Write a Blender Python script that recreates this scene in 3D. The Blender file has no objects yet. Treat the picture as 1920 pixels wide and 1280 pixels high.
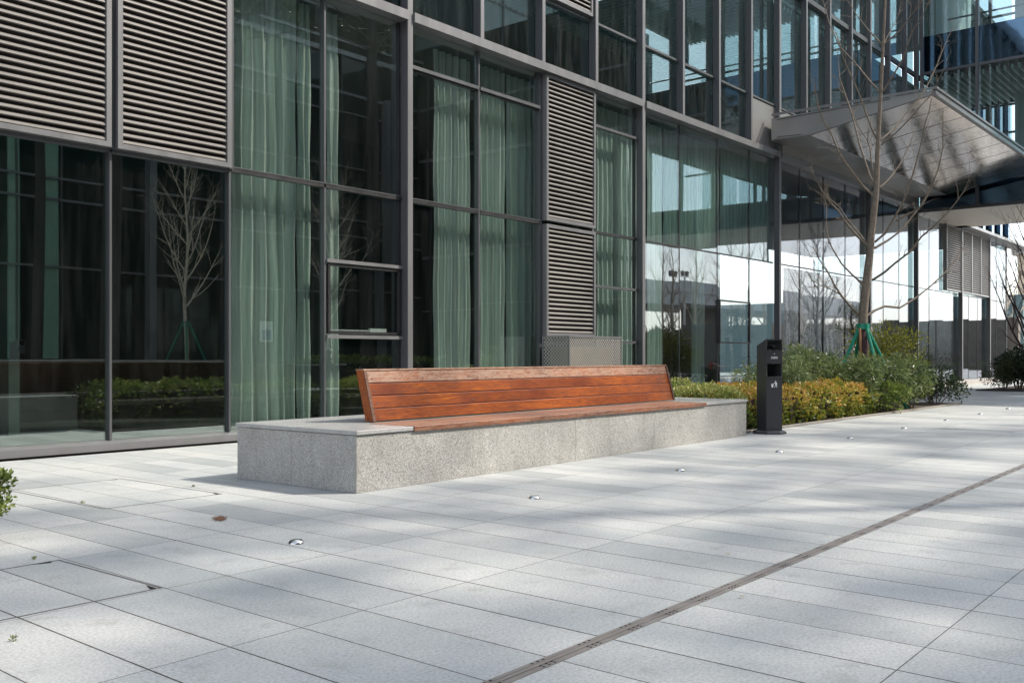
import bpy, math, random
from mathutils import Vector, Matrix, noise
R = random.Random(7)
C = bpy.context.scene.collection
SC = bpy.context.scene
# ------------------------------------------------------------------ camera model (metres; camera 1 m above paving)
F, HX, HY = 1830.0, 960.0, 667.0
RX, RY = .6365, -.7713      # camera right
FX, FY = .7713, .6365       # camera forward
def comps(px):
    u = (px-HX)/F
    return FX+RX*u, FY+RY*u
def at(px, py, t):
    a, b = comps(px); return Vector((a*t, b*t, 1+(HY-py)/F*t))
def onY(px, Y): a, b = comps(px); return a*Y/b
def gnd(px, py): t = F/(py-HY); return at(px, py, t)
# ------------------------------------------------------------------ object helpers
def tag(o, label, cat, group=None, kind=None):
    if label: o['label'] = label
    if cat: o['category'] = cat
    if group: o['group'] = group
    if kind: o['kind'] = kind
    return o
def thing(name, label, cat, loc=(0,0,0), rz=0, group=None):
    o = bpy.data.objects.new(name, None); C.objects.link(o)
    o.location = loc; o.rotation_euler = (0,0,rz); o.empty_display_size = .1
    return tag(o, label, cat, group)
class MB:
    def __init__(s): s.v=[]; s.f=[]; s.m=[]; s.r=[]; s.smooth=False
    def add(s, vs, fs, mi=0):
        n=len(s.v); s.v += [tuple(p) for p in vs]
        for f in fs: s.f.append(tuple(i+n for i in f)); s.m.append(mi)
        return s
    def box(s, x0,x1,y0,y1,z0,z1, mi=0, b=0.0):
        if b<=0:
            return s.add([(x0,y0,z0),(x1,y0,z0),(x1,y1,z0),(x0,y1,z0),(x0,y0,z1),(x1,y0,z1),(x1,y1,z1),(x0,y1,z1)],
              [(0,3,2,1),(4,5,6,7),(0,1,5,4),(1,2,6,5),(2,3,7,6),(3,0,4,7)], mi)
        # chamfered box
        vs=[]; idx={}
        for sx in (0,1):
            for sy in (0,1):
                for sz in (0,1):
                    X=(x0,x1)[sx]; Y=(y0,y1)[sy]; Z=(z0,z1)[sz]
                    dx=(b,-b)[sx]; dy=(b,-b)[sy]; dz=(b,-b)[sz]
                    for k,p in enumerate(((X,Y+dy,Z+dz),(X+dx,Y,Z+dz),(X+dx,Y+dy,Z))):
                        idx[(sx,sy,sz,k)]=len(vs); vs.append(p)
        g=lambda *a: idx[a]
        fs=[]
        for q in (0,1):
            fs.append((g(q,0,0,0),g(q,1,0,0),g(q,1,1,0),g(q,0,1,0)))
            fs.append((g(0,q,0,1),g(1,q,0,1),g(1,q,1,1),g(0,q,1,1)))
            fs.append((g(0,0,q,2),g(1,0,q,2),g(1,1,q,2),g(0,1,q,2)))
            for w in (0,1):
                fs.append((g(q,w,0,0),g(q,w,1,0),g(q,w,1,1),g(q,w,0,1)))
                fs.append((g(q,0,w,0),g(q,1,w,0),g(q,1,w,2),g(q,0,w,2)))
                fs.append((g(0,q,w,1),g(1,q,w,1),g(1,q,w,2),g(0,q,w,2)))
                for e in (0,1): fs.append((g(q,w,e,0),g(q,w,e,1),g(q,w,e,2)))
        n=len(s.v); s.add(vs,fs,mi); s.fix=True
        return s
    def prismX(s, prof, x0, x1, mi=0):      # prof: closed (y,z) polygon
        n=len(prof); vs=[(x0,y,z) for y,z in prof]+[(x1,y,z) for y,z in prof]
        fs=[tuple(range(n))[::-1], tuple(range(n,2*n))]+[(i,(i+1)%n,n+(i+1)%n,n+i) for i in range(n)]
        s.fix=True
        return s.add(vs,fs,mi)
    def tube(s, pts, rad, n=6, mi=0, cap=True):
        pts=[Vector(p) for p in pts]; k=len(pts); base=len(s.v)
        up=Vector((.31,.17,.93)); pu=None
        for i,p in enumerate(pts):
            d=(pts[min(i+1,k-1)]-pts[max(i-1,0)]).normalized()
            if pu is None: pu=d.cross(up if abs(d.dot(up))<.95 else Vector((1,0,0))).normalized()
            pu=(pu-d*pu.dot(d)).normalized(); w=d.cross(pu)
            r=rad[i] if isinstance(rad,(list,tuple)) else rad
            for j in range(n):
                a=2*math.pi*j/n; q=p+(pu*math.cos(a)+w*math.sin(a))*r; s.v.append(tuple(q))
        for i in range(k-1):
            for j in range(n):
                a=base+i*n+j; b=base+i*n+(j+1)%n; s.f.append((a,b,b+n,a+n)); s.m.append(mi)
        if cap:
            s.f.append(tuple(base+j for j in range(n))[::-1]); s.m.append(mi)
            s.f.append(tuple(base+(k-1)*n+j for j in range(n))); s.m.append(mi)
        return s
    def cyl(s, x,y,z0,z1,r,n=16,mi=0,r2=None):
        return s.tube([(x,y,z0),(x,y,z1)],[r,r2 if r2 is not None else r],n,mi)
    def build(s, name, mats, parent=None, smooth=None):
        me=bpy.data.meshes.new(name); me.from_pydata(s.v,[],s.f)
        if not isinstance(mats,(list,tuple)): mats=[mats]
        for m in mats: me.materials.append(m)
        if len(mats)>1: me.polygons.foreach_set('material_index', s.m)
        if smooth or (smooth is None and s.smooth): me.polygons.foreach_set('use_smooth',[True]*len(s.f))
        if s.r:
            at_=me.attributes.new('rnd','FLOAT','FACE'); at_.data.foreach_set('value', s.r)
        if getattr(s,'fix',False):
            import bmesh
            bm=bmesh.new(); bm.from_mesh(me); bmesh.ops.recalc_face_normals(bm, faces=bm.faces); bm.to_mesh(me); bm.free()
        me.update()
        o=bpy.data.objects.new(name,me); C.objects.link(o)
        if parent: o.parent=parent
        return o
def bx(name, mat, parent, *a, b=0.0): return MB().box(*a, b=b).build(name, mat, parent)
# ------------------------------------------------------------------ materials
def mat(name):
    m=bpy.data.materials.new(name); m.use_nodes=True; nt=m.node_tree; nt.nodes.clear()
    out=nt.nodes.new('ShaderNodeOutputMaterial'); return m,nt,out
def N(nt,t,**k):
    n=nt.nodes.new('ShaderNode'+t)
    for a,b in k.items():
        if a.startswith('i_'): 
            key=a[2:]; key=int(key) if key.isdigit() else key.replace('_',' ')
            n.inputs[key].default_value=b
        else: setattr(n,a,b)
    return n
def L(nt,a,b): nt.links.new(a,b)
def M_(nt,op,a,b=None,c=None,clamp=False):
    n=nt.nodes.new('ShaderNodeMath'); n.operation=op; n.use_clamp=clamp
    for i,v in enumerate((a,b,c)):
        if v is None: continue
        if isinstance(v,(int,float)): n.inputs[i].default_value=v
        else: nt.links.new(v,n.inputs[i])
    return n.outputs[0]
def ramp(nt, fac, stops, interp='LINEAR'):
    n=nt.nodes.new('ShaderNodeValToRGB'); cr=n.color_ramp; cr.interpolation=interp
    while len(cr.elements)<len(stops): cr.elements.new(.5)
    for e,(p,c) in zip(cr.elements,stops):
        e.position=p; e.color=(c[0],c[1],c[2],1) if isinstance(c,(tuple,list)) else (c,c,c,1)
    if fac is not None: nt.links.new(fac,n.inputs[0])
    return n.outputs[0]
def noise_(nt, vec, scale, detail=3, rough=.5, dist=0):
    n=nt.nodes.new('ShaderNodeTexNoise'); n.inputs['Scale'].default_value=scale; n.inputs['Detail'].default_value=detail
    n.inputs['Roughness'].default_value=rough; n.inputs['Distortion'].default_value=dist
    if vec is not None: nt.links.new(vec,n.inputs['Vector'])
    return n.outputs['Fac']
def coord(nt, kind='Object', scale=None):
    tc=nt.nodes.new('ShaderNodeTexCoord'); v=tc.outputs[kind]
    if scale:
        mp=nt.nodes.new('ShaderNodeMapping'); mp.inputs['Scale'].default_value=scale; nt.links.new(v,mp.inputs[0]); v=mp.outputs[0]
    return v
def mixc(nt, fac, a, b, mode='MIX'):
    n=nt.nodes.new('ShaderNodeMix'); n.data_type='RGBA'; n.blend_type=mode
    for s,v in ((0,fac),(6,a),(7,b)):
        if isinstance(v,(int,float)) : n.inputs[s].default_value = v if s==0 else (v,v,v,1)
        elif isinstance(v,tuple): n.inputs[s].default_value=(v[0],v[1],v[2],1)
        else: nt.links.new(v,n.inputs[s])
    return n.outputs[2]
def bump(nt, h, strength=.3, dist=.01):
    n=nt.nodes.new('ShaderNodeBump'); n.inputs['Strength'].default_value=strength; n.inputs['Distance'].default_value=dist
    nt.links.new(h,n.inputs['Height']); return n.outputs[0]
def pbsdf(nt,out,col,rough=.5,metal=0,normal=None,spec=None):
    p=nt.nodes.new('ShaderNodeBsdfPrincipled')
    if isinstance(col,tuple): p.inputs['Base Color'].default_value=(*col,1)
    else: nt.links.new(col,p.inputs['Base Color'])
    if isinstance(rough,(int,float)): p.inputs['Roughness'].default_value=rough
    else: nt.links.new(rough,p.inputs['Roughness'])
    p.inputs['Metallic'].default_value=metal
    if spec is not None: p.inputs['Specular IOR Level'].default_value=spec
    if normal is not None: nt.links.new(normal,p.inputs['Normal'])
    nt.links.new(p.outputs[0],out.inputs[0]); return p
def simple(name,col,rough=.5,metal=0,var=.12,scale=6,bmp=0,spec=None,streak=False):
    m,nt,out=mat(name); v=coord(nt,'Object',(1,1,.15) if streak else None)
    n=noise_(nt,v,scale,4,.6)
    c=ramp(nt,n,[(.3,tuple(x*(1-var) for x in col)),(.7,tuple(min(1,x*(1+var)) for x in col))])
    nr=ramp(nt,n,[(.3,max(0,rough-.06)),(.7,min(1,rough+.08))])
    b=None
    if bmp: b=bump(nt,noise_(nt,coord(nt),scale*6,4),bmp,.01)
    pbsdf(nt,out,c,nr,metal,b,spec); return m
def glass(name, tint, ior=1.7, f0add=.0, wav=.02, dirt=.04, refl=(.84,.96,.93)):
    m,nt,out=mat(name)
    v=coord(nt)
    b=N(nt,'Bump'); b.inputs['Strength'].default_value=wav; b.inputs['Distance'].default_value=.05
    L(nt,noise_(nt,v,.9,1,.3),b.inputs['Height'])
    fr=N(nt,'Fresnel'); fr.inputs[0].default_value=ior
    # fresnel must act the same seen from inside (thin pane)
    geo=N(nt,'NewGeometry'); lw=N(nt,'LayerWeight'); lw.inputs[0].default_value=.5
    # schlick: facing = 1-|cos|
    f0=((ior-1)/(ior+1))**2
    s=M_(nt,'POWER',lw.outputs['Facing'],5.0)
    fac=M_(nt,'ADD',M_(nt,'MULTIPLY',s,1-f0),f0+f0add,clamp=True)
    tr=N(nt,'BsdfTransparent'); tr.inputs[0].default_value=(*tint,1)
    gl=N(nt,'BsdfGlossy'); gl.inputs['Roughness'].default_value=.0; gl.inputs[0].default_value=(*refl,1)
    oi=N(nt,'ObjectInfo'); w1=N(nt,'TexWhiteNoise',noise_dimensions='1D'); L(nt,oi.outputs['Random'],w1.inputs['W'])
    sv=N(nt,'VectorMath',operation='SUBTRACT'); L(nt,w1.outputs['Color'],sv.inputs[0]); sv.inputs[1].default_value=(.5,.5,.5)
    sc_=N(nt,'VectorMath',operation='SCALE'); L(nt,sv.outputs[0],sc_.inputs[0]); sc_.inputs['Scale'].default_value=.007
    av=N(nt,'VectorMath',operation='ADD'); L(nt,b.outputs[0],av.inputs[0]); L(nt,sc_.outputs[0],av.inputs[1])
    nv=N(nt,'VectorMath',operation='NORMALIZE'); L(nt,av.outputs[0],nv.inputs[0]); L(nt,nv.outputs[0],gl.inputs['Normal'])
    mx=N(nt,'MixShader'); L(nt,fac,mx.inputs[0]); L(nt,tr.outputs[0],mx.inputs[1]); L(nt,gl.outputs[0],mx.inputs[2])
    df=N(nt,'BsdfDiffuse'); df.inputs[0].default_value=(.45,.47,.45,1)
    d=noise_(nt,coord(nt,'Object',(6,6,.7)),1.6,5,.75)
    dm=M_(nt,'MULTIPLY',ramp(nt,d,[(.45,0.15),(.75,1)]),dirt)
    m2=N(nt,'MixShader'); L(nt,dm,m2.inputs[0]); L(nt,mx.outputs[0],m2.inputs[1]); L(nt,df.outputs[0],m2.inputs[2])
    L(nt,m2.outputs[0],out.inputs[0]); return m
def granite(name, base, dark, size=260, rough=.7, stain=.12, contrast=(.36,.5)):
    m,nt,out=mat(name); v=coord(nt)
    n=noise_(nt,v,size,2,.6); n2=noise_(nt,v,size*.45,2,.6); big=noise_(nt,v,1.7,4,.6)
    c=ramp(nt,n,[(contrast[0],dark),(contrast[1],base),(.72,tuple(min(1,x*1.18) for x in base))])
    c=mixc(nt,M_(nt,'MULTIPLY',ramp(nt,n2,[(.35,1),(.5,0)]),.45),c,dark)
    c=mixc(nt,1.0,c,ramp(nt,big,[(.3,1-stain),(.65,1+0*stain)]),'MULTIPLY')
    dr=noise_(nt,coord(nt,'Object',(2.2,2.2,.8)),2.6,5,.7)
    c=mixc(nt,M_(nt,'MULTIPLY',ramp(nt,dr,[(.50,0),(.66,1)]),stain*1.6),c,tuple(x*.42 for x in (base[0],base[1]*.96,base[2]*.9)))
    pbsdf(nt,out,c,rough,0,bump(nt,n,.15,.002),.4); return m
def paving_mat():
    m,nt,out=mat('granite_paving'); v=coord(nt); sp=N(nt,'SeparateXYZ'); L(nt,v,sp.inputs[0])
    W,D=.3085,.935
    px_=M_(nt,'SUBTRACT',sp.outputs[0],M_(nt,'MULTIPLY',sp.outputs[1],.014)); py_=M_(nt,'SUBTRACT',sp.outputs[1],M_(nt,'MULTIPLY',sp.outputs[0],.0162))
    ax=M_(nt,'DIVIDE',M_(nt,'SUBTRACT',px_,3.475-W*60),W); ay=M_(nt,'DIVIDE',M_(nt,'SUBTRACT',py_,2.853-D*30),D)
    ix=M_(nt,'FLOOR',ax); iy=M_(nt,'FLOOR',ay); fx=M_(nt,'FRACT',ax); fy=M_(nt,'FRACT',ay)
    dx=M_(nt,'MULTIPLY',M_(nt,'MINIMUM',fx,M_(nt,'SUBTRACT',1,fx)),W)
    dy=M_(nt,'MULTIPLY',M_(nt,'MINIMUM',fy,M_(nt,'SUBTRACT',1,fy)),D)
    cb=N(nt,'CombineXYZ'); L(nt,ix,cb.inputs[0]); L(nt,iy,cb.inputs[1])
    wn=N(nt,'TexWhiteNoise',noise_dimensions='2D'); L(nt,cb.outputs[0],wn.inputs['Vector'])
    wl=N(nt,'TexWhiteNoise',noise_dimensions='1D'); L(nt,ix,wl.inputs['W'])
    jw=M_(nt,'ADD',.0024,M_(nt,'MULTIPLY',M_(nt,'POWER',wl.outputs['Value'],2.0),.0032))
    wob=M_(nt,'MULTIPLY',M_(nt,'SUBTRACT',noise_(nt,v,25,2),.5),.002)
    jx=M_(nt,'LESS_THAN',M_(nt,'ADD',dx,wob),jw); jy=M_(nt,'LESS_THAN',M_(nt,'ADD',dy,wob),.0020)
    j=M_(nt,'MAXIMUM',jx,jy)
    tone=ramp(nt,wn.outputs['Value'],[(0,(.375,.395,.393)),(.12,(.425,.442,.438)),(.32,(.47,.485,.48)),(.75,(.505,.517,.508)),(1,(.535,.541,.528))])
    gr=noise_(nt,v,78,5,.85)
    tone=mixc(nt,1.0,tone,ramp(nt,gr,[(.34,.50),(.45,.90),(.55,1.06),(.66,1.30)]),'MULTIPLY')
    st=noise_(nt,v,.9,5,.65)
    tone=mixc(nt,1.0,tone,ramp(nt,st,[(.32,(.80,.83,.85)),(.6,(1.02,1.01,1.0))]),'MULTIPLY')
    st2=noise_(nt,v,5.5,4,.7)
    tone=mixc(nt,M_(nt,'MULTIPLY',ramp(nt,st2,[(.56,0),(.68,1)]),.30),tone,(.25,.24,.21))
    vo=N(nt,'TexVoronoi'); vo.inputs['Scale'].default_value=1.15; L(nt,v,vo.inputs['Vector'])
    spot=M_(nt,'MULTIPLY',M_(nt,'LESS_THAN',M_(nt,'ADD',vo.outputs['Distance'],M_(nt,'MULTIPLY',noise_(nt,v,30,2),.02)),.042),.35)
    tone=mixc(nt,spot,tone,(.17,.165,.15))
    col=mixc(nt,j,tone,(.045,.038,.032))
    pbsdf(nt,out,col,ramp(nt,gr,[(.3,.5),(.7,.72)]),0,bump(nt,M_(nt,'SUBTRACT',M_(nt,'MULTIPLY',gr,.4),M_(nt,'MULTIPLY',j,2)),.35,.003),.35)
    return m
def wood_mat(name, weather=0.0, dark=1.0, gloss=.38, top=False):
    m,nt,out=mat(name)
    oi=N(nt,'ObjectInfo'); v0=coord(nt)
    ad=N(nt,'VectorMath',operation='ADD'); L(nt,v0,ad.inputs[0]); 
    mul=N(nt,'VectorMath',operation='SCALE'); cmb=N(nt,'CombineXYZ'); L(nt,oi.outputs['Random'],cmb.inputs[0]); L(nt,oi.outputs['Random'],cmb.inputs[2])
    L(nt,cmb.outputs[0],mul.inputs[0]); mul.inputs['Scale'].default_value=37; L(nt,mul.outputs[0],ad.inputs[1])
    def mp(sc):
        q=N(nt,'Mapping'); q.inputs['Scale'].default_value=sc; L(nt,ad.outputs[0],q.inputs[0]); return q.outputs[0]
    g=noise_(nt,mp((1.6,14,14)),3.2,6,.7,1.2)
    f=noise_(nt,mp((3,60,60)),4,3,.7,.3)
    seg=noise_(nt,mp((.8,.1,.1)),1.6,2,.4)
    c=ramp(nt,g,[(.27,(.075*dark,.014*dark,.004*dark)),(.42,(.20*dark,.044*dark,.010*dark)),(.56,(.30*dark,.075*dark,.015*dark)),(.75,(.46*dark,.155*dark,.034*dark))])
    c=mixc(nt,1.0,c,ramp(nt,seg,[(.38,(.62,.50,.50)),(.5,(1,1,1)),(.62,(1.25,1.25,1.0))]),'MULTIPLY')
    c=mixc(nt,1.0,c,ramp(nt,f,[(.3,.78),(.6,1.08)]),'MULTIPLY')
    pat=noise_(nt,mp((1.5,2.5,4)),2.0,5,.7,.6)
    c=mixc(nt,M_(nt,'MULTIPLY',ramp(nt,pat,[(.54,0),(.66,1)]),.45),c,(.13,.055,.03))
    if weather:
        w=noise_(nt,mp((2.2,9,11)),4.5,7,.82,.8)
        c=mixc(nt,M_(nt,'MULTIPLY',ramp(nt,w,[(.40,0),(.54,1)]),weather),c,(.46,.34,.25))
    rg=ramp(nt,g,[(.3,gloss+.14),(.7,gloss)])
    pbsdf(nt,out,c,rg,0,bump(nt,f,.2,.003),.5); return m
def leaf_mat(name, stops, rough=.45, trans=.25):
    m,nt,out=mat(name); a=N(nt,'Attribute',attribute_name='rnd')
    c=ramp(nt,a.outputs['Fac'],stops)
    p=N(nt,'BsdfPrincipled'); L(nt,c,p.inputs['Base Color']); p.inputs['Roughness'].default_value=rough; p.inputs['Specular IOR Level'].default_value=.35
    t=N(nt,'BsdfTranslucent'); L(nt,c,t.inputs[0])
    mx=N(nt,'MixShader'); mx.inputs[0].default_value=trans; L(nt,p.outputs[0],mx.inputs[1]); L(nt,t.outputs[0],mx.inputs[2]); L(nt,mx.outputs[0],out.inputs[0])
    return m
def curtain_mat(name,col):
    m,nt,out=mat(name); v=coord(nt,'Object',(9,9,.25)); n=noise_(nt,v,2.2,3,.6)
    c=ramp(nt,n,[(.3,tuple(x*.62 for x in col)),(.7,col)])
    d=N(nt,'BsdfDiffuse'); L(nt,c,d.inputs[0]); t=N(nt,'BsdfTranslucent'); L(nt,c,t.inputs[0])
    mx=N(nt,'MixShader'); mx.inputs[0].default_value=.25; L(nt,d.outputs[0],mx.inputs[1]); L(nt,t.outputs[0],mx.inputs[2]); L(nt,mx.outputs[0],out.inputs[0]); return m
def metal_sheet(name,col,rough,wav,scale=1.2,aniso=None):
    m,nt,out=mat(name); v=coord(nt); n=noise_(nt,v,scale,2,.4)
    nr=noise_(nt,coord(nt,'Object',(1,8,8)),3,4,.6)
    pbsdf(nt,out,col,ramp(nt,nr,[(.3,max(0,rough-.05)),(.7,rough+.06)]),1.0,bump(nt,n,wav,.1)); return m
def perf_mat():
    m,nt,out=mat('perforated_steel'); v=coord(nt); sp=N(nt,'SeparateXYZ'); L(nt,v,sp.inputs[0])
    P=.062
    hx=M_(nt,'DIVIDE',M_(nt,'ADD',sp.outputs[0],sp.outputs[1]),P); hz=M_(nt,'DIVIDE',sp.outputs[2],P*.5)
    row=M_(nt,'FLOOR',hz); off=M_(nt,'MULTIPLY',M_(nt,'MODULO',row,2.0),.5)
    fx=M_(nt,'SUBTRACT',M_(nt,'FRACT',M_(nt,'ADD',hx,off)),.5); fz=M_(nt,'SUBTRACT',M_(nt,'FRACT',hz),.5)
    d=M_(nt,'SQRT',M_(nt,'ADD',M_(nt,'POWER',fx,2.0),M_(nt,'POWER',M_(nt,'MULTIPLY',fz,.62),2.0)))
    hole=M_(nt,'LESS_THAN',d,.31)
    pb=N(nt,'BsdfPrincipled'); pb.inputs['Base Color'].default_value=(.47,.455,.43,1); pb.inputs['Metallic'].default_value=.35; pb.inputs['Roughness'].default_value=.45
    tr=N(nt,'BsdfTransparent'); mx=N(nt,'MixShader'); L(nt,hole,mx.inputs[0]); L(nt,pb.outputs[0],mx.inputs[1]); L(nt,tr.outputs[0],mx.inputs[2]); L(nt,mx.outputs[0],out.inputs[0]); return m
def emis(name,col,s):
    m,nt,out=mat(name); e=N(nt,'Emission'); e.inputs[0].default_value=(*col,1); e.inputs[1].default_value=s; L(nt,e.outputs[0],out.inputs[0]); return m

MT={}
MT['alu']=simple('grey_aluminium',(.105,.108,.114),.42,.25,.08,3,streak=True)
MT['alu_l']=simple('pale_aluminium',(.215,.215,.22),.38,.3,.08,4,streak=True)
MT['blade']=simple('louver_blade_metal',(.145,.135,.125),.45,.15,.14,2)
MT['darkframe']=simple('dark_gasket',(.03,.03,.032),.4,0,.2,5)
MT['louback']=simple('louver_backing',(.075,.062,.053),.8,0,.2,2)
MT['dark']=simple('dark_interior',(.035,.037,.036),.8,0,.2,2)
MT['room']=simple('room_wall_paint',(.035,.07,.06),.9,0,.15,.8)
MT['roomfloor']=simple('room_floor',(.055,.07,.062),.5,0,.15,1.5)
MT['ceil']=simple('room_ceiling',(.30,.31,.30),.9,0,.1,1)
MT['glass']=glass('green_tinted_glass',(.93,.955,.94),1.62,.13,.010,.014)
MT['glassm']=glass('lobby_side_green_glass',(.82,.87,.86),1.62,.035,.010,.02,(.86,.90,.95))
MT['glassu']=glass('upper_storey_glass',(.60,.74,.74),1.75,.07,.008,.06,(.86,.93,.94))
MT['glassw']=glass('wing_clear_glass',(.78,.86,.87),1.6,.03,.02,.012,(.9,.94,.96))
MT['glassl']=glass('lobby_glass',(.72,.78,.79),1.62,.025,.008,.008,(.86,.87,.93))
MT['span']=metal_sheet('navy_spandrel_glass',(.030,.050,.085),.02,.05,.8)
MT['span']=metal_sheet('navy_spandrel',(.085,.14,.20),.05,.05,.8)
m,nt,out=mat('opposite_dark_glass'); pbsdf(nt,out,(.008,.020,.018),.03,0,None,.32); MT['oppglass']=m
MT['cangloss']=metal_sheet('polished_canopy_metal',(.43,.395,.37),.13,.15,.6)
MT['canside']=simple('satin_canopy_metal',(.31,.30,.29),.36,.45,.06,1.2)
m,nt,out=mat('beige_soffit_panel'); v=coord(nt); sp=N(nt,'SeparateXYZ'); L(nt,v,sp.inputs[0])
fx=M_(nt,'FRACT',M_(nt,'DIVIDE',sp.outputs[0],.42)); fy=M_(nt,'FRACT',M_(nt,'DIVIDE',sp.outputs[1],1.6))
jj=M_(nt,'MAXIMUM',M_(nt,'LESS_THAN',fx,.03),M_(nt,'LESS_THAN',fy,.006))
pbsdf(nt,out,mixc(nt,jj,(.62,.56,.50),(.2,.17,.15)),.35); MT['soffit']=m
MT['oppframe']=simple('opposite_dark_frame',(.07,.07,.072),.5,.2)
MT['pave']=paving_mat()
MT['ground']=simple('distant_asphalt',(.20,.19,.185),.85,0,.2,.3)
MT['soil']=simple('dark_soil',(.045,.032,.022),.95,0,.4,14,.6)
MT['granite']=granite('bench_granite_face',(.58,.57,.54),(.12,.118,.118),235,.75,.22,(.38,.50))
MT['granite_top']=granite('bench_granite_slab',(.50,.50,.49),(.22,.22,.225),280,.26,.12,(.36,.48))
MT['kerb']=granite('kerb_granite',(.36,.33,.29),(.15,.14,.13),120,.8)
MT['wall']=granite('rough_granite_wall',(.25,.22,.19),(.12,.10,.09),40,.85,.3)
MT['wood']=wood_mat('varnished_hardwood',0,1,.26); MT['woodtop']=wood_mat('weathered_hardwood',.62,.9,.42)
MT['woodseat']=wood_mat('worn_seat_hardwood',.35,.75,.35); MT['wooddark']=wood_mat('dark_end_grain',.1,.32,.5)
MT['bin']=simple('charcoal_powder_coat',(.052,.054,.060),.38,.2,.1,3,streak=True)
MT['white']=simple('white_print',(.75,.75,.75),.6,0,.03)
MT['steel']=simple('brushed_steel',(.62,.61,.60),.22,1,.05,20)
MT['black']=simple('black_void',(.008,.008,.008),.8,0,.1)
MT['perf']=perf_mat()
MT['acbody']=simple('unit_casing',(.30,.26,.17),.7,0,.3,3)
MT['drain']=simple('drain_metal',(.27,.245,.225),.45,.4,.15,8)
MT['green']=simple('green_painted_pole',(.008,.24,.15),.45,0,.25,12)
MT['bark']=simple('grey_brown_bark',(.19,.155,.122),.85,0,.35,18,.6)
MT['barkdk']=simple('dark_pine_bark',(.045,.042,.038),.9,0,.3,10)
MT['barkp']=simple('pale_bark',(.72,.60,.48),.85,0,.3,16,.5)
MT['barkd']=simple('dark_red_bark',(.060,.030,.032),.8,0,.3,16,.5)
MT['stake']=simple('tan_stake_wood',(.36,.20,.10),.8,0,.2,16)
MT['rope']=simple('dark_red_rope_wrap',(.075,.040,.040),.95,0,.5,60,.8)
MT['bamboo']=simple('bamboo_strip',(.36,.25,.12),.6,0,.2,20)
MT['curt']=curtain_mat('sage_curtain',(.80,.95,.87)); MT['curt2']=curtain_mat('grey_green_curtain',(.62,.78,.70))
m,nt,out=mat('silver_film'); v=coord(nt,'Object',(1.6,1.6,.30)); nn=noise_(nt,v,3.2,6,.75,2.2)
pbsdf(nt,out,ramp(nt,nn,[(.38,(.22,.22,.22)),(.46,(.85,.84,.82)),(.50,(1,1,.98)),(.54,(.45,.45,.44)),(.60,(1,.98,.96))]),.16,.7,bump(nt,nn,.6,.05)); MT['film']=m  # bright and dark reflection streaks are painted into this colour ramp
MT['glassf']=glass('lobby_thin_glass',(.86,.88,.89),1.5,.0,.008,.006,(.90,.91,.97))
MT['concrete']=simple('pale_concrete',(.42,.39,.36),.85,0,.12,.8)
MT['beige']=simple('beige_stone',(.60,.50,.38),.8,0,.1,.5)
MT['teal']=simple('teal_panel',(.12,.19,.20),.4,0,.1,.5)
MT['tealt']=simple('teal_grey_tower_panel',(.30,.38,.38),.35,0,.3,.25)
MT['whitecol']=simple('white_column_paint',(.62,.68,.66),.6,0,.05,1)
MT['red']=simple('cone_red',(.65,.05,.03),.5,0,.05); MT['grn']=simple('cone_green',(.02,.07,.04),.6)
MT['plastic']=simple('light_housing',(.78,.79,.78),.6)
m,nt,out=mat('rust_stain'); v=coord(nt); ln_=N(nt,'VectorMath',operation='LENGTH'); L(nt,v,ln_.inputs[0])
al=M_(nt,'SUBTRACT',M_(nt,'MULTIPLY',noise_(nt,v,28,4,.7),1.5),M_(nt,'MULTIPLY',ln_.outputs['Value'],7.5)); al=M_(nt,'MULTIPLY',M_(nt,'MULTIPLY',al,2.2,clamp=True),.8,clamp=True)
pb=N(nt,'BsdfPrincipled'); pb.inputs['Base Color'].default_value=(.20,.095,.05,1); pb.inputs['Roughness'].default_value=.9
tr=N(nt,'BsdfTransparent'); mx=N(nt,'MixShader'); L(nt,al,mx.inputs[0]); L(nt,tr.outputs[0],mx.inputs[1]); L(nt,pb.outputs[0],mx.inputs[2]); L(nt,mx.outputs[0],out.inputs[0]); MT['rust']=m
MT['blue']=simple('sign_blue',(.02,.10,.30),.5)
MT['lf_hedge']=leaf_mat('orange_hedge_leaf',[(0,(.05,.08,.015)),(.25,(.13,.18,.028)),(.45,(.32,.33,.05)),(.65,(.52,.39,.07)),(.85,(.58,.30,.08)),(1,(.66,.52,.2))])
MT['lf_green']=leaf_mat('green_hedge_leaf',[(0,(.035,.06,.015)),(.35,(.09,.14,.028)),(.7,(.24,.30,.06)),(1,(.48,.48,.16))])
MT['lf_long']=leaf_mat('long_leaf',[(0,(.045,.075,.028)),(.4,(.12,.17,.06)),(.8,(.25,.31,.13)),(1,(.50,.50,.36))],.32,.35)
MT['lf_yel']=leaf_mat('yellow_green_leaf',[(0,(.06,.09,.015)),(.5,(.20,.22,.03)),(1,(.42,.37,.05))])
MT['lf_dark']=leaf_mat('dark_shrub_leaf',[(0,(.012,.022,.010)),(.6,(.030,.055,.022)),(1,(.09,.12,.05))])
MT['lf_pine']=leaf_mat('pine_leaf',[(0,(.03,.05,.02)),(.6,(.09,.11,.045)),(1,(.16,.17,.08))])
# ------------------------------------------------------------------ setting: ground, paving, beds
def sheet(name, mat_, pts, z, hole=None):
    o=MB().add([(x,y,z) for x,y in pts],[tuple(range(len(pts)))]).build(name,mat_); o['kind']='structure'; return o
sheet('ground',MT['ground'],[(-300,-300),(600,-300),(600,300),(-300,300)],-.06)
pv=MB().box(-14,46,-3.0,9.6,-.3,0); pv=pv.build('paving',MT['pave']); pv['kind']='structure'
pv=MB().box(36.0,75,-30,-3.0,-.3,-.004).build('side_paving',MT['pave']); pv['kind']='structure'
p2=MB().box(46,75,-3.0,40,-.3,-.006).build('rear_paving',MT['pave']); p2['kind']='structure'
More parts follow.
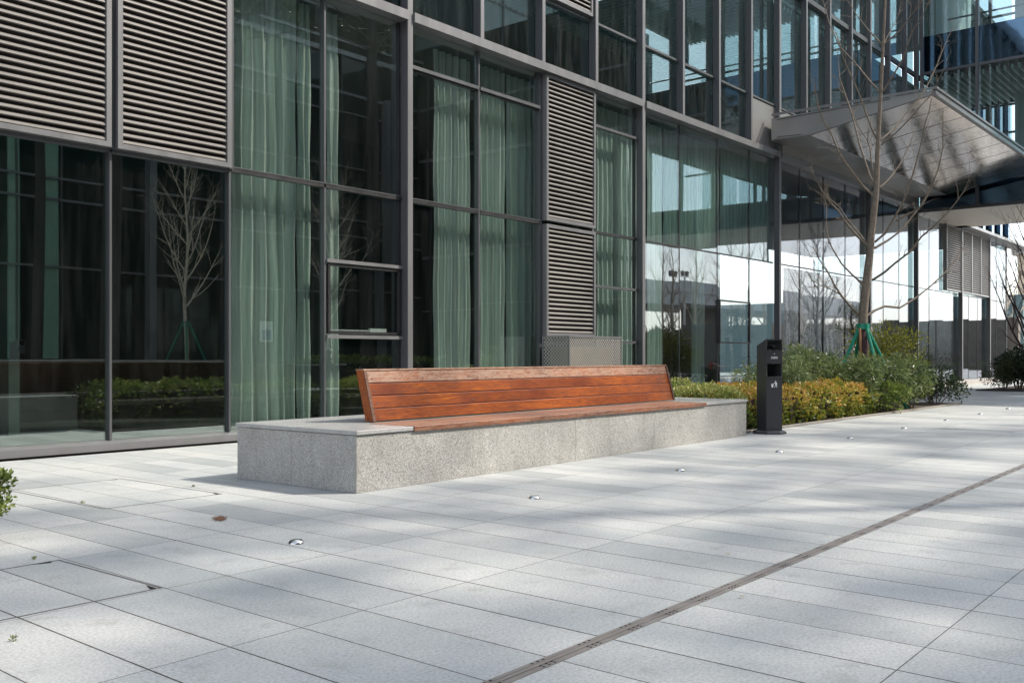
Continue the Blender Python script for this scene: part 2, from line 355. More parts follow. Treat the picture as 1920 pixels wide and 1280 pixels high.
# ------------------------------------------------------------------ main office building
B=thing('office_building','long glass and grey aluminium office facade with louvers, curtained windows and steel canopy','building',(0,9.85,0))
B['label']='long glass and grey aluminium office facade with louvers standing behind the bench'
BO=Vector((0,9.85,0))
def P(name,mb,m,par=None,smooth=None):
    """part of the building, modelled in world coordinates"""
    o=mb.build(name,m,par or B,smooth)
    o.location = -BO if (par is None or par is B) else (0,0,0)
    return o
YG=9.85
g_edges=[(-5.0,-.6),(-.6,.85),(.85,2.32),(2.32,3.78),(3.78,5.24),(5.24,6.70)]
def pane(x0,x1,z0,z1,m=None,y=YG): P('glass_pane',MB().box(x0,x1,y,y+.012,z0,z1),m or MT['glass'])
def transom(x0,x1,z,h=.045,y0=YG-.045,m='alu',yb=YG+.03): P('transom',MB().box(x0,x1,y0,yb,z-h/2,z+h/2),MT[m])
def mull(x,z0,z1,w=.05,y0=YG-.045,m='alu',yb=YG+.04):
    o=P('mullion',MB().box(x-w/2,x+w/2,y0,yb,z0,z1),MT[m]); return o
def louver(x0,x1,z0,z1,pitch=.0735,y=9.73,fr=.055):
    f=MB()
    f.box(x0,x0+fr,y-.012,y+.12,z0,z1); f.box(x1-fr,x1,y-.012,y+.12,z0,z1)
    f.box(x0+fr,x1-fr,y-.012,y+.12,z0,z0+fr); f.box(x0+fr,x1-fr,y-.012,y+.12,z1-fr,z1)
    s=MB(); n=int((z1-z0-2*fr)/pitch); st=(z1-z0-2*fr)/n
    for i in range(n):
        z=z0+fr+st*i+.006
        s.prismX([(y+.006,z-.002),(y+.000,z+.008),(y+.002,z+.020),(y+.012,z+.034),(y+.060,z+.060),(y+.064,z+.054),(y+.018,z+.018)],x0+fr,x1-fr)
    p=P('louver_panel',s,MT['blade']); fo=f.build('louver_frame',MT['alu_l'],p)
    bk=MB().box(x0+fr,x1-fr,y+.10,y+.115,z0+fr,z1-fr).build('louver_backing',MT['louback'],p)
# base rail and sill
rl=MB(); rl.prismX([(9.70,.014),(9.70,.088),(9.84,.112),(9.90,.112),(9.90,.014)],-5,31.6); P('base_rail',rl,MT['alu_l'])
P('base_plinth',MB().box(-5,31.6,9.76,10.1,-.2,.010),MT['black'])
ZB,ZT=.115,5.62; Z1=3.18
# columns
cols=[9.535,15.62,21.62,27.65,31.88,36.85,40.67]
for x in cols:
    zt=14 if x<31 else (14 if x<32 else 5.6)
    c=MB().box(x-.055,x+.055,9.70,9.83,.09 if x<31 else .15,zt); P('column',c,MT['alu'])
    P('column_edge',MB().box(x-.047,x+.047,9.694,9.7,.10 if x<31 else .16,zt-.01),MT['alu_l'])
# left bays
for a,b in g_edges:
    pane(a,b,ZB,Z1-.02); louver(a+.035,b-.035,Z1,ZT-.0)
    mull(b,ZB,Z1,.026); P('mullion',MB().box(b-.03,b+.03,9.775,9.84,Z1,ZT),MT['alu'])
transom(-5,6.68,Z1-.02,.03)
# bay 6.70-8.12-9.48
pane(6.72,8.10,ZB,Z1-.02); pane(6.72,8.10,Z1+.02,ZT)
mull(8.12,ZB,ZT,.026); transom(6.72,9.48,Z1,.05,m='darkframe'); transom(6.72,9.48,Z1+.031,.012,y0=YG-.05)
for z0,z1 in ((ZB,1.22),(1.30,2.19),(2.26,Z1-.03),(Z1+.04,ZT)): pane(8.15,9.47,z0,z1)
for z in (1.25,2.225): transom(8.14,9.48,z,.045,y0=YG-.07,m='alu_l')
def openwin(x0,x1,z0,z1):
    f=MB(); w=.035
    f.box(x0,x0+w,YG-.05,YG-.012,z0,z1); f.box(x1-w,x1,YG-.05,YG-.012,z0,z1)
    f.box(x0+w,x1-w,YG-.05,YG-.012,z0,z0+w); f.box(x0+w,x1-w,YG-.05,YG-.012,z1-w,z1)
    P('opening_window_frame',f,MT['darkframe'])
openwin(8.17,9.45,1.285,2.195)
P('window_opener',MB().box(8.95,9.25,YG+.02,YG+.06,1.32,1.37).box(8.25,8.95,YG+.03,YG+.045,1.33,1.345),MT['whitecol'])
mull(9.46,ZB,ZT,.03,m='darkframe',y0=YG-.02)
# bay 9.6 - 12.6
for a,b in ((9.60,11.08),(11.12,12.60)):
    pane(a,b,ZB,Z1-.02); pane(a,b,Z1+.02,5.03); pane(a,b,5.08,ZT)
    transom(a,b,5.055,.05,y0=YG-.06); transom(a,b,5.02,.022,y0=YG-.03,m='darkframe')
    transom(a,b,Z1,.05,m='darkframe'); transom(a,b,Z1+.031,.012,y0=YG-.05)
mull(11.10,ZB,ZT,.026); mull(12.62,ZB,ZT,.06)
# louver tower
louver(12.67,14.08,3.22,ZT-.0,.0745); louver(12.67,14.08,1.32,3.16,.0745)
P('metal_panel',MB().box(12.67,14.08,9.78,9.84,ZB,1.30),MT['alu'])
mull(14.12,ZB,ZT,.06)
# bay 14.15-15.55
for z0,z1 in ((ZB,1.22),(1.30,2.19),(2.26,Z1-.03),(Z1+.03,5.02),(5.08,ZT)): pane(14.16,15.54,z0,z1)
for z in (1.25,2.225,5.05): transom(14.16,15.55,z,.045,y0=YG-.07,m='alu')
transom(14.16,15.55,Z1,.045,m='darkframe'); mull(15.53,ZB,ZT,.03,m='darkframe',y0=YG-.02)
# bays of glass fins
def bay(xs,glassm,z_lo=ZB,zt=ZT):
    for a,b in zip(xs[:-1],xs[1:]):
        pane(a+.008,b-.008,z_lo,Z1-.015,glassm); pane(a+.008,b-.008,Z1+.015,zt,glassm)
    for x in xs[1:-1]: mull(x,z_lo,zt,.014,y0=YG-.006,m='darkframe')
    transom(xs[0],xs[-1],Z1,.028,y0=YG-.015,m='darkframe')
bay([15.70,17.2,18.80,20.32,21.55],MT['glassm'])
openwin(18.83,20.28,1.27,2.20)
bay([21.70,23.1,24.6,26.1,27.58],MT['glassf']); bay([27.72,29.1,30.5,31.82],MT['glassl'])
bay([31.95,33.5,35.0],MT['glassl'],.16,5.5)
bay([35.0,36.78],MT['glassl'],.16,Z1+.03)
bay([36.92,38.2,39.4,40.6],MT['glassl'],.16,Z1+.03); bay([40.75,42.2,43.8],MT['glassl'],.16,5.5)
for a,b in ((35.02,36.78),(36.93,38.17),(38.17,39.40),(39.40,40.60)): louver(a,b,Z1+.06,5.48,.0745,fr=.04)
P('plinth_ledge',MB().box(31.6,45.0,9.35,10.2,0.0,.14),MT['concrete'])
P('eave_strip',MB().box(36.0,46.5,9.35,10.0,5.50,5.60),MT['alu_l'])
# gable glass at the far end
gl=MB(); 
for a,b in ((9.9,12.6),(12.6,15.3),(15.3,18.0)): P('gable_pane',MB().box(43.8,43.812,a+.02,b-.02,.16,5.5),MT['glassl'])
for y in (9.86,12.6,15.3,18.0): P('gable_mullion',MB().box(43.77,43.84,y-.03,y+.03,.15,5.5),MT['alu'])
# beam
xs=[-5]+[c for c in cols[:5]]
for a,b in zip(xs[:-1],xs[1:]):
    P('facade_beam',MB().box(a+(.056 if a>0 else 0),b-.056,9.66,9.85,5.63,5.76),MT['alu_l'])
# upper storey fins, panes
fx=[9.535+1.515*k for k in range(0,23)]
colset=[9.535,15.62,21.62,27.65,31.88]
fins=[f for f in fx if min(abs(f-c) for c in colset)>.5 and f<31.6]
for f in fins: 
    P('facade_fin',MB().box(f-.045,f+.045,9.70,9.84,5.765,14),MT['alu']); P('fin_edge',MB().box(f-.038,f+.038,9.694,9.70,5.77,14),MT['alu_l'])
for f in (8.02,6.5): P('facade_fin',MB().box(f-.045,f+.045,9.70,9.84,5.765,14),MT['alu'])
ue=sorted([6.5,8.02]+fins+colset+[33.4,34.9])
for a,b in zip(ue[:-1],ue[1:]):
    lou = 12.3<a<13.2
    m=MT['glassu']
    if a>20.0 and a<31.5:
        P('metal_panel',MB().box(a+.05,b-.05,9.80,9.86,5.77,6.80),MT['canside'])
    else: P('upper_pane',MB().box(a+.05,b-.05,YG,YG+.012,5.77,6.83),m)
    if lou: louver(a+.06,b-.06,6.90,9.8,.0745,y=9.74)
    else: P('upper_pane',MB().box(a+.05,b-.05,YG,YG+.012,6.88,9.78),m)
    P('upper_pane',MB().box(a+.05,b-.05,YG,YG+.012,9.92,13.9),m)
    if not (8<a<11.0): P('transom',MB().box(a+.05,b-.05,YG-.06,YG-.002,6.835,6.875),MT['alu'])
    P('transom',MB().box(a+.05,b-.05,YG-.09,YG-.002,9.79,9.91),MT['alu'])
P('parapet',MB().box(-5,31.8,9.70,9.98,14.0,14.5),MT['alu'])
P('left_upper_cladding',MB().box(-5,6.45,9.82,9.9,5.77,14.0),MT['glassu'])
# interior
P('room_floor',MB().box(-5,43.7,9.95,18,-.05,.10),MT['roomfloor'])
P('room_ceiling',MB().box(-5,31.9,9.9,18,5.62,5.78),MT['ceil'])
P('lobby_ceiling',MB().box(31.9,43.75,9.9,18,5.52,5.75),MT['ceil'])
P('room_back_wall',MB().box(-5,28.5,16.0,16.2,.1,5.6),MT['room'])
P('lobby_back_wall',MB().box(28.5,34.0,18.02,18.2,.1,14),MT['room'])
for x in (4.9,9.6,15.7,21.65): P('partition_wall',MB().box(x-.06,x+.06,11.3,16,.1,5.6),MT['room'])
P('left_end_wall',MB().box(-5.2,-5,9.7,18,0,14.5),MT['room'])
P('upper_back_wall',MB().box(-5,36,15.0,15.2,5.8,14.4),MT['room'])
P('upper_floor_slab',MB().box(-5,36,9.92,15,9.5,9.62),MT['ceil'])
P('roof_slab',MB().box(-5,43.8,9.99,18,14.2,14.4),MT['dark'])
P('lobby_roof',MB().box(36.6,43.8,9.99,18,5.77,6.0),MT['dark'])
sl=MB()
for i in range(150):
    x=6+i*.2; sl.box(x,x+.05,9.95,15,9.36,9.48)
P('ceiling_slats',sl,MT['whitecol'])
P('exit_light_box',MB().box(10.05,10.35,10.6,10.64,5.25,5.33).box(11.7,11.98,10.6,10.64,5.20,5.28).box(14.7,14.95,10.6,10.64,5.2,5.3),MT['whitecol'])
# far fins past the wing
for i in range(6): P('facade_fin',MB().box(37.2+i*1.3,37.55+i*1.3,9.75,10.1,5.62,12.5),MT['span'])
P('soffit_closer',MB().box(21.68,31.8,9.655,9.685,5.765,5.95),MT['canside'])
# ---- canopy (part of building > skin, seams, edge)
CX0,CX1=21.08,31.55
prof=[(9.69,6.47),(6.09,6.53),(6.09,6.40),(8.75,5.93),(9.69,5.95)]
can=P('canopy',MB().prismX([(9.68,6.44),(6.12,6.49),(6.12,6.40),(8.75,5.945),(9.68,5.955)],CX0+.02,CX1-.02),MT['canside'])
n=9
ms=MB(); xs=[CX0+.01+(CX1-CX0-.02)*i/n for i in range(n+1)]
for a,b in zip(xs[:-1],xs[1:]):
    ms.prismX([(8.742,5.932),(6.15,6.383),(6.15,6.377),(8.742,5.926)],a+.006,b-.006)
ms.build('canopy_soffit',MT['cangloss'],can)
sm=MB()
for a in xs[1:-1]: sm.prismX([(8.742,5.9255),(6.15,6.3765),(6.15,6.3745),(8.742,5.9235)],a-.011,a+.011)
sm.build('soffit_seams',MT['darkframe'],can)
mi=MB()
for a,b in zip(xs[:-1],xs[1:]): mi.box(a+.006,b-.006,8.758,9.67,5.928,5.936)
mi.build('canopy_inner_soffit',MT['canside'],can)
e=MB().box(CX0-.02,CX1,6.05,6.09,6.37,6.45).box(CX0-.02,CX1,6.04,6.10,6.50,6.55).box(CX0-.02,CX0+.02,6.10,9.66,6.50,6.55)
e.build('canopy_edge_trim',MT['alu_l'],can)
MB().box(CX0-.012,CX1,6.07,6.10,6.45,6.50).build('canopy_reveal',MT['darkframe'],can)
MB().prismX([(9.55,6.40),(7.0,6.45),(7.0,6.448),(9.55,6.398)],CX0-.004,CX0+.019).build('canopy_side_groove',MT['darkframe'],can)
MB().prismX([(9.55,6.00),(8.95,5.98),(8.95,5.983),(9.55,6.003)],CX0-.004,CX0+.019).build('canopy_side_groove',MT['darkframe'],can)
# ------------------------------------------------------------------ elevated wing
Wg=thing('elevated_wing','dark blue glazed bridge wing raised above the path on the right','building wing',(34,0,0))
def PW(name,mb,m,par=None):
    o=mb.build(name,m,par or Wg)
    if par is None: o.location=(-34,0,0)
    return o
WX0,WX1,WY0,WY1=31.88,36.5,-.86,9.60
PW('soffit',MB().box(WX0+.05,WX1,WY0,WY1+.3,5.50,5.545),MT['soffit'])
PW('lower_slab',MB().box(WX0+.2,WX1-.1,WY0,WY1,5.56,6.3),MT['dark'])
PW('middle_slab',MB().box(WX0+.2,WX1-.1,WY0,WY1,9.9,10.9),MT['dark'])
PW('roof_slab',MB().box(WX0,WX1,WY0,WY1,14.6,15.2),MT['alu'])
ys=[WY1-1.62*k for k in range(7)]
PW('spandrel_band',MB().box(WX0+.04,WX0+.06,WY0,WY1,5.60,6.30),MT['span'])
PW('spandrel_band',MB().box(WX0+.04,WX0+.06,WY0,WY1,9.90,11.02),MT['span'])
PW('spandrel_band',MB().box(WX1-.03,WX1-.01,WY0,WY1,5.60,6.30),MT['span'])
PW('spandrel_band',MB().box(WX1-.03,WX1-.01,WY0,WY1,9.62,11.02),MT['span'])
PW('edge_channel',MB().box(WX0,WX0+.045,WY0,WY1,5.50,5.595),MT['alu'])
for z in (6.34,9.86,14.5): PW('wing_transom',MB().box(WX0,WX0+.09,WY0,WY1,z-.04,z+.04),MT['alu'])
for z in (6.34,9.57,8.62,11.05,12.65,14.5): PW('wing_transom',MB().box(WX1-.05,WX1+.02,WY0,WY1,z-.035,z+.035),MT['alu'])
for y in ys:
    PW('wing_mullion',MB().box(WX0-.03,WX0+.10,y-.045,y+.045,5.60,14.6),MT['alu'])
for a,b in zip(ys[1:],ys[:-1]):
    PW('wing_pane',MB().box(WX0+.03,WX0+.042,a+.05,b-.05,6.38,9.82),MT['glassw'])
    PW('wing_pane',MB().box(WX0+.03,WX0+.042,a+.05,b-.05,11.03,14.45),MT['glassw'])
    PW('wing_rear_pane',MB().box(WX1-.02,WX1-.008,a+.05,b-.05,6.38,9.55),MT['glassw'])
    PW('wing_rear_pane',MB().box(WX1-.02,WX1-.008,a+.05,b-.05,11.08,14.45),MT['glassw'])
for k in range(4):
    y=WY1-.9-3.24*k
    PW('wing_rear_mullion',MB().box(WX1-.10,WX1+.03,y-.05,y+.05,6.3,14.6),MT['darkframe'])
    PW('interior_column',MB().box(35.4,35.7,y-1.3,y-1.0,6.3,14.6),MT['whitecol'])
PW('interior_partition',MB().box(33.0,36.4,9.3,9.5,6.3,14.6),MT['whitecol'])
w=MB()
for i in range(52):
    y=WY0+.1+i*.2; w.box(WX0+.25,WX1-.1,y,y+.06,9.62,9.76)
PW('wing_ceiling_slats',w,MT['whitecol'])
w=MB()
for i in range(52):
    y=WY0+.1+i*.2; w.box(WX0+.25,WX1-.1,y,y+.06,14.0,14.15)
PW('wing_ceiling_slats',w,MT['whitecol'])
for z in (11.45,):
    r=MB(); r.tube([(33.6,WY0,z+.5),(33.6,WY1,z+.5)],.03); PW('handrail',r,MT['alu_l'])
# ------------------------------------------------------------------ opposite building (seen mirrored in the glass)
Op=thing('opposite_building','dark glazed office block across the plaza mirrored in the windows','building',(10,-13,0))
def PO(name,mb,m):
    o=mb.build(name,m,Op); o.location=(-10,13,0); return o
PO('dark_glazing',MB().box(-16,31.8,-13.1,-12.2,0,14),MT['oppglass'])
for z,h in ((3.8,.07),(6.0,.07),(6.7,.07),(9.1,.06),(11.4,.06),(12.2,.12),(14.4,.1),(13.9,.2)): PO('floor_band',MB().box(-16,31.8,-12.2,-12.06,z-h/2,z+h/2),MT['alu_l'])
for i in range(33): 
    x=-15+i*1.45; PO('opposite_mullion',MB().box(x-.03,x+.03,-12.2,-12.09,0,14),MT['oppframe'])
for x in (3.0,10.5,18.3,24.3,29.5): PO('opposite_pillar',MB().box(x-.13,x+.13,-12.2,-11.85,0,12.3),MT['alu_l'])
for x,w_ in ((14.75,.6),(13.75,.35)): PO('lit_curtain_strip',MB().box(x,x+w_,-12.2,-12.13,.8,9.0),simple('dim_green_curtain',(.26,.42,.31),.9) )
PO('upper_storeys',MB().box(-16,31.5,-17.5,-16.2,12.5,19),MT['oppglass'])
for z in (15.0,17.5): PO('floor_band',MB().box(-16,31.5,-16.2,-16.1,z-.06,z+.06),MT['alu_l'])
for i in range(16): PO('opposite_mullion',MB().box(-14+i*2.9,-13.94+i*2.9,-16.2,-16.08,14.1,19),MT['alu'])
PO('corner_link',MB().box(31.45,36.4,-17.4,-12.25,0,19),MT['oppglass'])
PO('added_rear_tower',MB().box(-16,60,-24,-22,10,30),MT['tealt'])  # added tower, covers the sky mirrored in the upper panes
for i in range(26): PO('tower_mullion',MB().box(-14+i*2.9,-13.9+i*2.9,-22,-21.9,10,30),MT['alu_l'])
for z in (20,22.2,24.4,26.6): PO('tower_band',MB().box(-16,60,-21.98,-21.92,z-.07,z+.07),MT['alu_l'])
PO('return_block',MB().box(31.95,36.5,-12.2,-4.0,0,15.1).box(31.95,32.25,-3.99,-.9,0,15.1),MT['oppglass'])
for z,h in ((3.18,.06),(5.6,.12),(9.85,.14),(12.2,.1)): PO('return_band',MB().box(31.83,31.949,-12.0,-.9,z-h/2,z+h/2),MT['alu_l'])
for i in range(8): PO('return_mullion',MB().box(31.80,31.90,-1.0-i*1.5,-.94-i*1.5,0,15.0),MT['alu'])
for i in range(5): PO('return_curtain',MB().box(31.90,31.943,-2.2-i*2.1,-1.5-i*2.1,.6,9.6),MT['room'])
# terrace and planter wall on the camera side of the opposite building
tr=MB().box(-14,31,-12.0,-3.0,-.3,.05).build('terrace',MT['pave']); tr['kind']='structure'
pw=thing('planter_wall','dark granite planter wall across the plaza with a pale coping mirrored in the lower glass','planter',(8,-3,0))
MB().box(-22,11.6,-.35,0,.002,.80).build('wall_face',MT['black'],pw); MB().box(-22,11.62,-.40,.03,.80,.845).build('coping',MT['concrete'],pw)
MB().box(-21,11.5,-3.2,-.40,.05,.78).build('planter_soil',MT['soil'],pw)
# ------------------------------------------------------------------ curtains
def curtain(px0,px1,z0=.14,z1=5.55,Y=10.12,folds=None,m='curt',amp=.05,label='',seed=0,flare=0.0):
    x0,x1=onY(px0,Y),onY(px1,Y); rr=random.Random(seed); w=x1-x0; n=max(14,int(w/.012)); rows=14
    nf=folds or max(2,w/.16); ph=[rr.uniform(0,6.28) for _ in range(4)]
    mb=MB(); vs=[]
    for j in range(rows+1):
        q=j/rows; z=z0+(z1-z0)*q
        for i in range(n+1):
            s=i/n
            a=2*math.pi*nf*s+ph[0]+.8*math.sin(5*s+ph[1])+.5*(1-q)*math.sin(9*s+ph[2])
            y=Y+amp*(math.sin(a)+.35*math.sin(2*a+ph[3]))*(1-.25*q)
            x=x0+w*s+flare*(1-q)*(s-.5)+.012*math.sin(3*q*6+ph[2]+4*s)
            vs.append((x-x0,y-Y,z-z0))
    fs=[(j*(n+1)+i,j*(n+1)+i+1,(j+1)*(n+1)+i+1,(j+1)*(n+1)+i) for j in range(rows) for i in range(n)]
    mb.add(vs,fs); o=mb.build('curtain',MT[m],None,True); o.location=(x0,Y,z0)
    tag(o,label,'curtain','curtains hanging behind the facade glass'); return o
curtain(436,510,label='pale green curtain with wide bright folds behind glass left of bench, beside the louvers',seed=1,flare=.1,amp=.06)
curtain(512,556,label='darker sage curtain between the widest pale curtain and the slim one beside the opening window',seed=2,m='curt2')
curtain(560,585,label='narrow dim curtain edge just left of the thin mullion by the opening window',seed=3,m='curt2',amp=.035)
curtain(613,634,label='slim curtain strip beside the small opening window left of the tall column',seed=4,amp=.03)
curtain(813,880,label='pale curtain gathered in the first pane right of the tall column',seed=5)
curtain(897,945,label='green curtain gathered right after the mullion above the bench backrest',seed=6)
curtain(950,1000,label='curtain with a brown shadow line just left of the central louver tower',seed=7,m='curt2')
curtain(1114,1192,label='curtain filling the stacked window right of the louver tower',seed=8)
curtain(1212,1238,label='bright curtain strip just right of the second tall column',seed=9)
curtain(1242,1300,z0=3.25,label='upper curtain above the transom in the first mirrored pane',seed=10,m='curt2')
curtain(1302,1345,z0=3.25,label='upper curtain above the transom in the second mirrored pane',seed=11)
curtain(1352,1440,z0=3.25,label='wide upper curtain above the mirrored window with the small frame',seed=12,m='curt2')
curtain(1300,1320,label='faint full height curtain behind the mirrored floodlight reflection',seed=13,m='curt2')
fo=curtain(1468,1622,z0=.14,z1=3.14,Y=9.97,folds=19,m='film',amp=.022,seed=14)
fo.name='silver_sheet'; tag(fo,'crumpled silver reflective sheet hung behind glass left of the tree','sheet'); del fo['group']
# ------------------------------------------------------------------ leaf and twig helpers
def leafmesh(mb, p, d, up, ln, wd, r):
    d=d.normalized(); s=d.cross(up)
    if s.length<.01: s=d.cross(Vector((1,0,0)))
    s.normalize(); nn=s.cross(d)
    a=p; b=p+d*ln*.5+s*wd*.5+nn*ln*.06; c=p+d*ln; e=p+d*ln*.5-s*wd*.5+nn*ln*.06
    n=len(mb.v); mb.v+= [tuple(a),tuple(b),tuple(c),tuple(e)]
    mb.f.append((n,n+1,n+2,n+3)); mb.m.append(0); mb.r.append(r)
def rdir(rr,zb=0): 
    while 1:
        v=Vector((rr.uniform(-1,1),rr.uniform(-1,1),rr.uniform(-1,1)))
        if .05<v.length<1: v.normalize(); v.z+=zb; return v.normalized()
def fbm(p,s): return noise.noise(Vector(p)*s)+.5*noise.noise(Vector(p)*s*2.3)
def hedge_box(name,label,x0,x1,y0,y1,h,n,lm,leaf=.045,seed=1,cat='hedge',group=None,slope=0,core=True,bias=None,loc=None,parts=True):
    rr=random.Random(seed); cx,cy=(x0+x1)/2,(y0+y1)/2; t=thing(name,label,cat,(cx,cy,0),0,group); mb=MB(); st=MB()
    for i in range(n):
        while True:
            u=rr.random(); x=rr.uniform(x0,x1); y=rr.uniform(y0,y1); hh=h*(1+.16*fbm((x,y,seed),1.6))+slope*(y-y0)
            # round the front edge
            ed=min(x-x0,x1-x,y-y0,y1-y); rd=min(1,ed/.22); top=hh*(.62+.38*math.sqrt(max(0,1-(1-rd)**2)))
            if u<.62: z=top-abs(rr.gauss(0,.045)); nrm=Vector((0,0,1))
            else:
                side=rr.random()
                if side<.55: y=y0+abs(rr.gauss(0,.05)); nrm=Vector((0,-1,0))
                elif side<.7: y=y1-abs(rr.gauss(0,.05)); nrm=Vector((0,1,0))
                elif side<.9: x=x0+abs(rr.gauss(0,.05)); nrm=Vector((-1,0,0))
                else: x=x1-abs(rr.gauss(0,.05)); nrm=Vector((1,0,0))
                z=rr.uniform(.06,.66)*h*(1+.1*fbm((x,y,3),2))
            break
        x+=.07*fbm((x,y,z+seed),5); y+=.10*fbm((x+9,y,z+seed),5); z+=.05*fbm((x+3,y+5,z),7)
        d=(rdir(rr)*.9+nrm*.8+Vector((0,0,.25))).normalized()
        s=leaf*rr.uniform(.6,1.25)
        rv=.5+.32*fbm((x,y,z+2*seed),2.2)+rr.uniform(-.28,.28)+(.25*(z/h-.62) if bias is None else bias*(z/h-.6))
        leafmesh(mb,Vector((x-cx,y-cy,z)),d,rdir(rr),s,s*.55,min(1,max(0,rv)))
    mb.build('foliage',lm,t)
    for i in range(max(4,int(n/22))):
        x=rr.uniform(x0,x1); y=y0+rr.uniform(.02,.3) if rr.random()<.7 else rr.uniform(y0,y1)
        st.tube([(x-cx,y-cy,0),(x-cx+rr.uniform(-.05,.05),y-cy-.01,h*.35),(x-cx+rr.uniform(-.12,.12),y-cy+rr.uniform(-.05,.05),h*.72)],[.006,.005,.003],4,cap=False)
    st.build('stems',MT['barkd'],t)
    if core: MB().box(x0-cx+.14,x1-cx-.14,y0-cy+.14,y1-cy-.14,.02,h*.62,b=.05).build('inner_twigs',MT['soil'],t)
    return t
def shrub(name,label,x,y,rx,ry,h,n,lm,leaf=(.05,.03),seed=1,cat='shrub',z0=.02,droop=0,group=None,stems=10,clumps=9,bark='bark',fill=.7):
    rr=random.Random(seed); t=thing(name,label,cat,(x,y,0),0,group); mb=MB(); st=MB()
    cs=[]
    for i in range(clumps):
        a=rr.uniform(0,6.28); q=math.sqrt(rr.random())*.72
        cz=rr.uniform(.35,.86)*h
        k=1-.45*abs(cz/h-.5)
        cs.append((Vector((rx*q*k*math.cos(a),ry*q*k*math.sin(a),cz)),rr.uniform(.28,.46)*min(rx,ry,h)*1.15))
    for c,r in cs:
        kk=min(1,h/.4); b=Vector((c.x*.25+rr.uniform(-.04,.04)*kk,c.y*.25,z0)); m_=b.lerp(c,.55)+Vector((rr.uniform(-.05,.05),rr.uniform(-.05,.05),.03))*kk
        ks=min(1,h/.4); st.tube([b,m_,c,c+Vector((rr.uniform(-.05,.05)*ks,rr.uniform(-.05,.05)*ks,r*.7))],[.013*ks,.009*ks,.006*ks,.002*ks],5,cap=False)
        for q in range(5):
            d=rdir(rr,.4); st.tube([m_.lerp(c,rr.uniform(.2,1)),c+d*r*.95],[.004*ks,.0015*ks],3,cap=False)
    for i in range(n):
        c,r=cs[rr.randrange(len(cs))]
        d=rdir(rr,.15); rad=r*(rr.random()**.42)
        p=c+Vector((d.x*1.15,d.y*1.15,d.z*.95))*rad
        if p.z<z0: p.z=z0+rr.random()*.08
        dd=(d*.8+rdir(rr)*.7+Vector((0,0,.3-droop*1.1))).normalized()
        s=rr.uniform(.6,1.25)
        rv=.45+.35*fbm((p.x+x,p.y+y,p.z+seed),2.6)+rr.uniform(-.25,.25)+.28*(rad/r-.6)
        leafmesh(mb,p,dd,rdir(rr),leaf[0]*s,leaf[1]*s,min(1,max(0,rv)))
    mb.build('foliage',lm,t); st.build('stems',MT[bark],t)
    return t
def wiggle(a,b,rr,n=5,amp=.06):
    a=Vector(a); b=Vector(b); ln=(b-a).length
    return [a.lerp(b,i/n)+ (rdir(rr)*amp*ln if 0<i<n else Vector((0,0,0))) for i in range(n+1)]
def twigs(mb, pts, rads, rr, count, lo=.25, ln=.35, sub=2):
    k=len(pts)
    for i in range(count):
        s=rr.uniform(lo,1)*(k-1); j=min(int(s),k-2); p=pts[j].lerp(pts[j+1],s-j); d=(pts[j+1]-pts[j]).normalized()
        dr=(d*1.0+rdir(rr)*.9+Vector((0,0,.25))).normalized(); l=ln*rr.uniform(.4,1.2)
        q=p+dr*l; mid=p.lerp(q,.5)+rdir(rr)*l*.08; r0=max(.0022,min(rads[j]*.5,.006))
        mb.tube([p,mid,q],[r0,r0*.7,.0012],4,cap=False)
        for _ in range(sub):
            e=mid.lerp(q,rr.random()); d2=(dr+rdir(rr)*.9).normalized(); mb.tube([e,e+d2*l*rr.uniform(.2,.45)],[r0*.6,.001],3,cap=False)
def bare_tree(name,label,loc,H,seed,spread=.32,nb=16,tw=7,bark='barkp',fork=.28,r0=.075,group=None,poles=False,z0=0,sub=3,lvl2=4):
    rr=random.Random(seed); t=thing(name,label,'tree',loc,0,group); mb=MB(); br=MB()
    n=12; pts=[Vector((.05*H*.1*math.sin(i*1.1+seed),.05*H*.1*math.cos(i*.9+seed),z0+(H-z0)*i/n)) for i in range(n+1)]
    rad=[r0*(1-.92*(i/n)**.9)+.003 for i in range(n+1)]
    mb.tube(pts,rad,9); mb.build('trunk',MT[bark],t,True)
    for b in range(nb):
        s=fork+(.93-fork)*b/(nb-1); f=s*n; j=min(int(f),n-1); p=pts[j].lerp(pts[j+1],f-j)
        a=b*2.4+rr.uniform(-.4,.4); ln=(H*spread)*(1-s*.72)*rr.uniform(.8,1.25)*1.7
        el=rr.uniform(.75,1.05)
        d=Vector((math.cos(a)*math.cos(el),math.sin(a)*math.cos(el),math.sin(el)))
        q=[p]; rb=[rad[j]*.62]
        for k in range(1,7):
            d=(d+Vector((0,0,.10))+rdir(rr)*.10).normalized(); q.append(q[-1]+d*ln/6); rb.append(rb[0]*(1-k/6.4))
        br.tube(q,rb,5,cap=False); twigs(br,q,rb,rr,tw,.2,.09*H,sub)
        for _ in range(lvl2):
            k=rr.randrange(1,5); dd=(d*.6+rdir(rr)*.8+Vector((0,0,.35))).normalized(); l2=ln*rr.uniform(.25,.5)
            w=[q[k]]; 
            for _k in range(4): dd=(dd+rdir(rr)*.15+Vector((0,0,.08))).normalized(); w.append(w[-1]+dd*l2/4)
            rw=[rb[k]*.6*(1-i/4.5) for i in range(5)]; br.tube(w,rw,4,cap=False); twigs(br,w,rw,rr,max(2,tw//2),.2,.05*H,1)
    br.build('branches',MT[bark],t,True)
    if poles:
        for k in range(4):
            a=k*1.57+.5; MB().tube([(.55*math.cos(a),.55*math.sin(a),z0),(.06*math.cos(a),.06*math.sin(a),z0+1.15)],.028,8).build('support_pole',MT['green'],t)
    return t
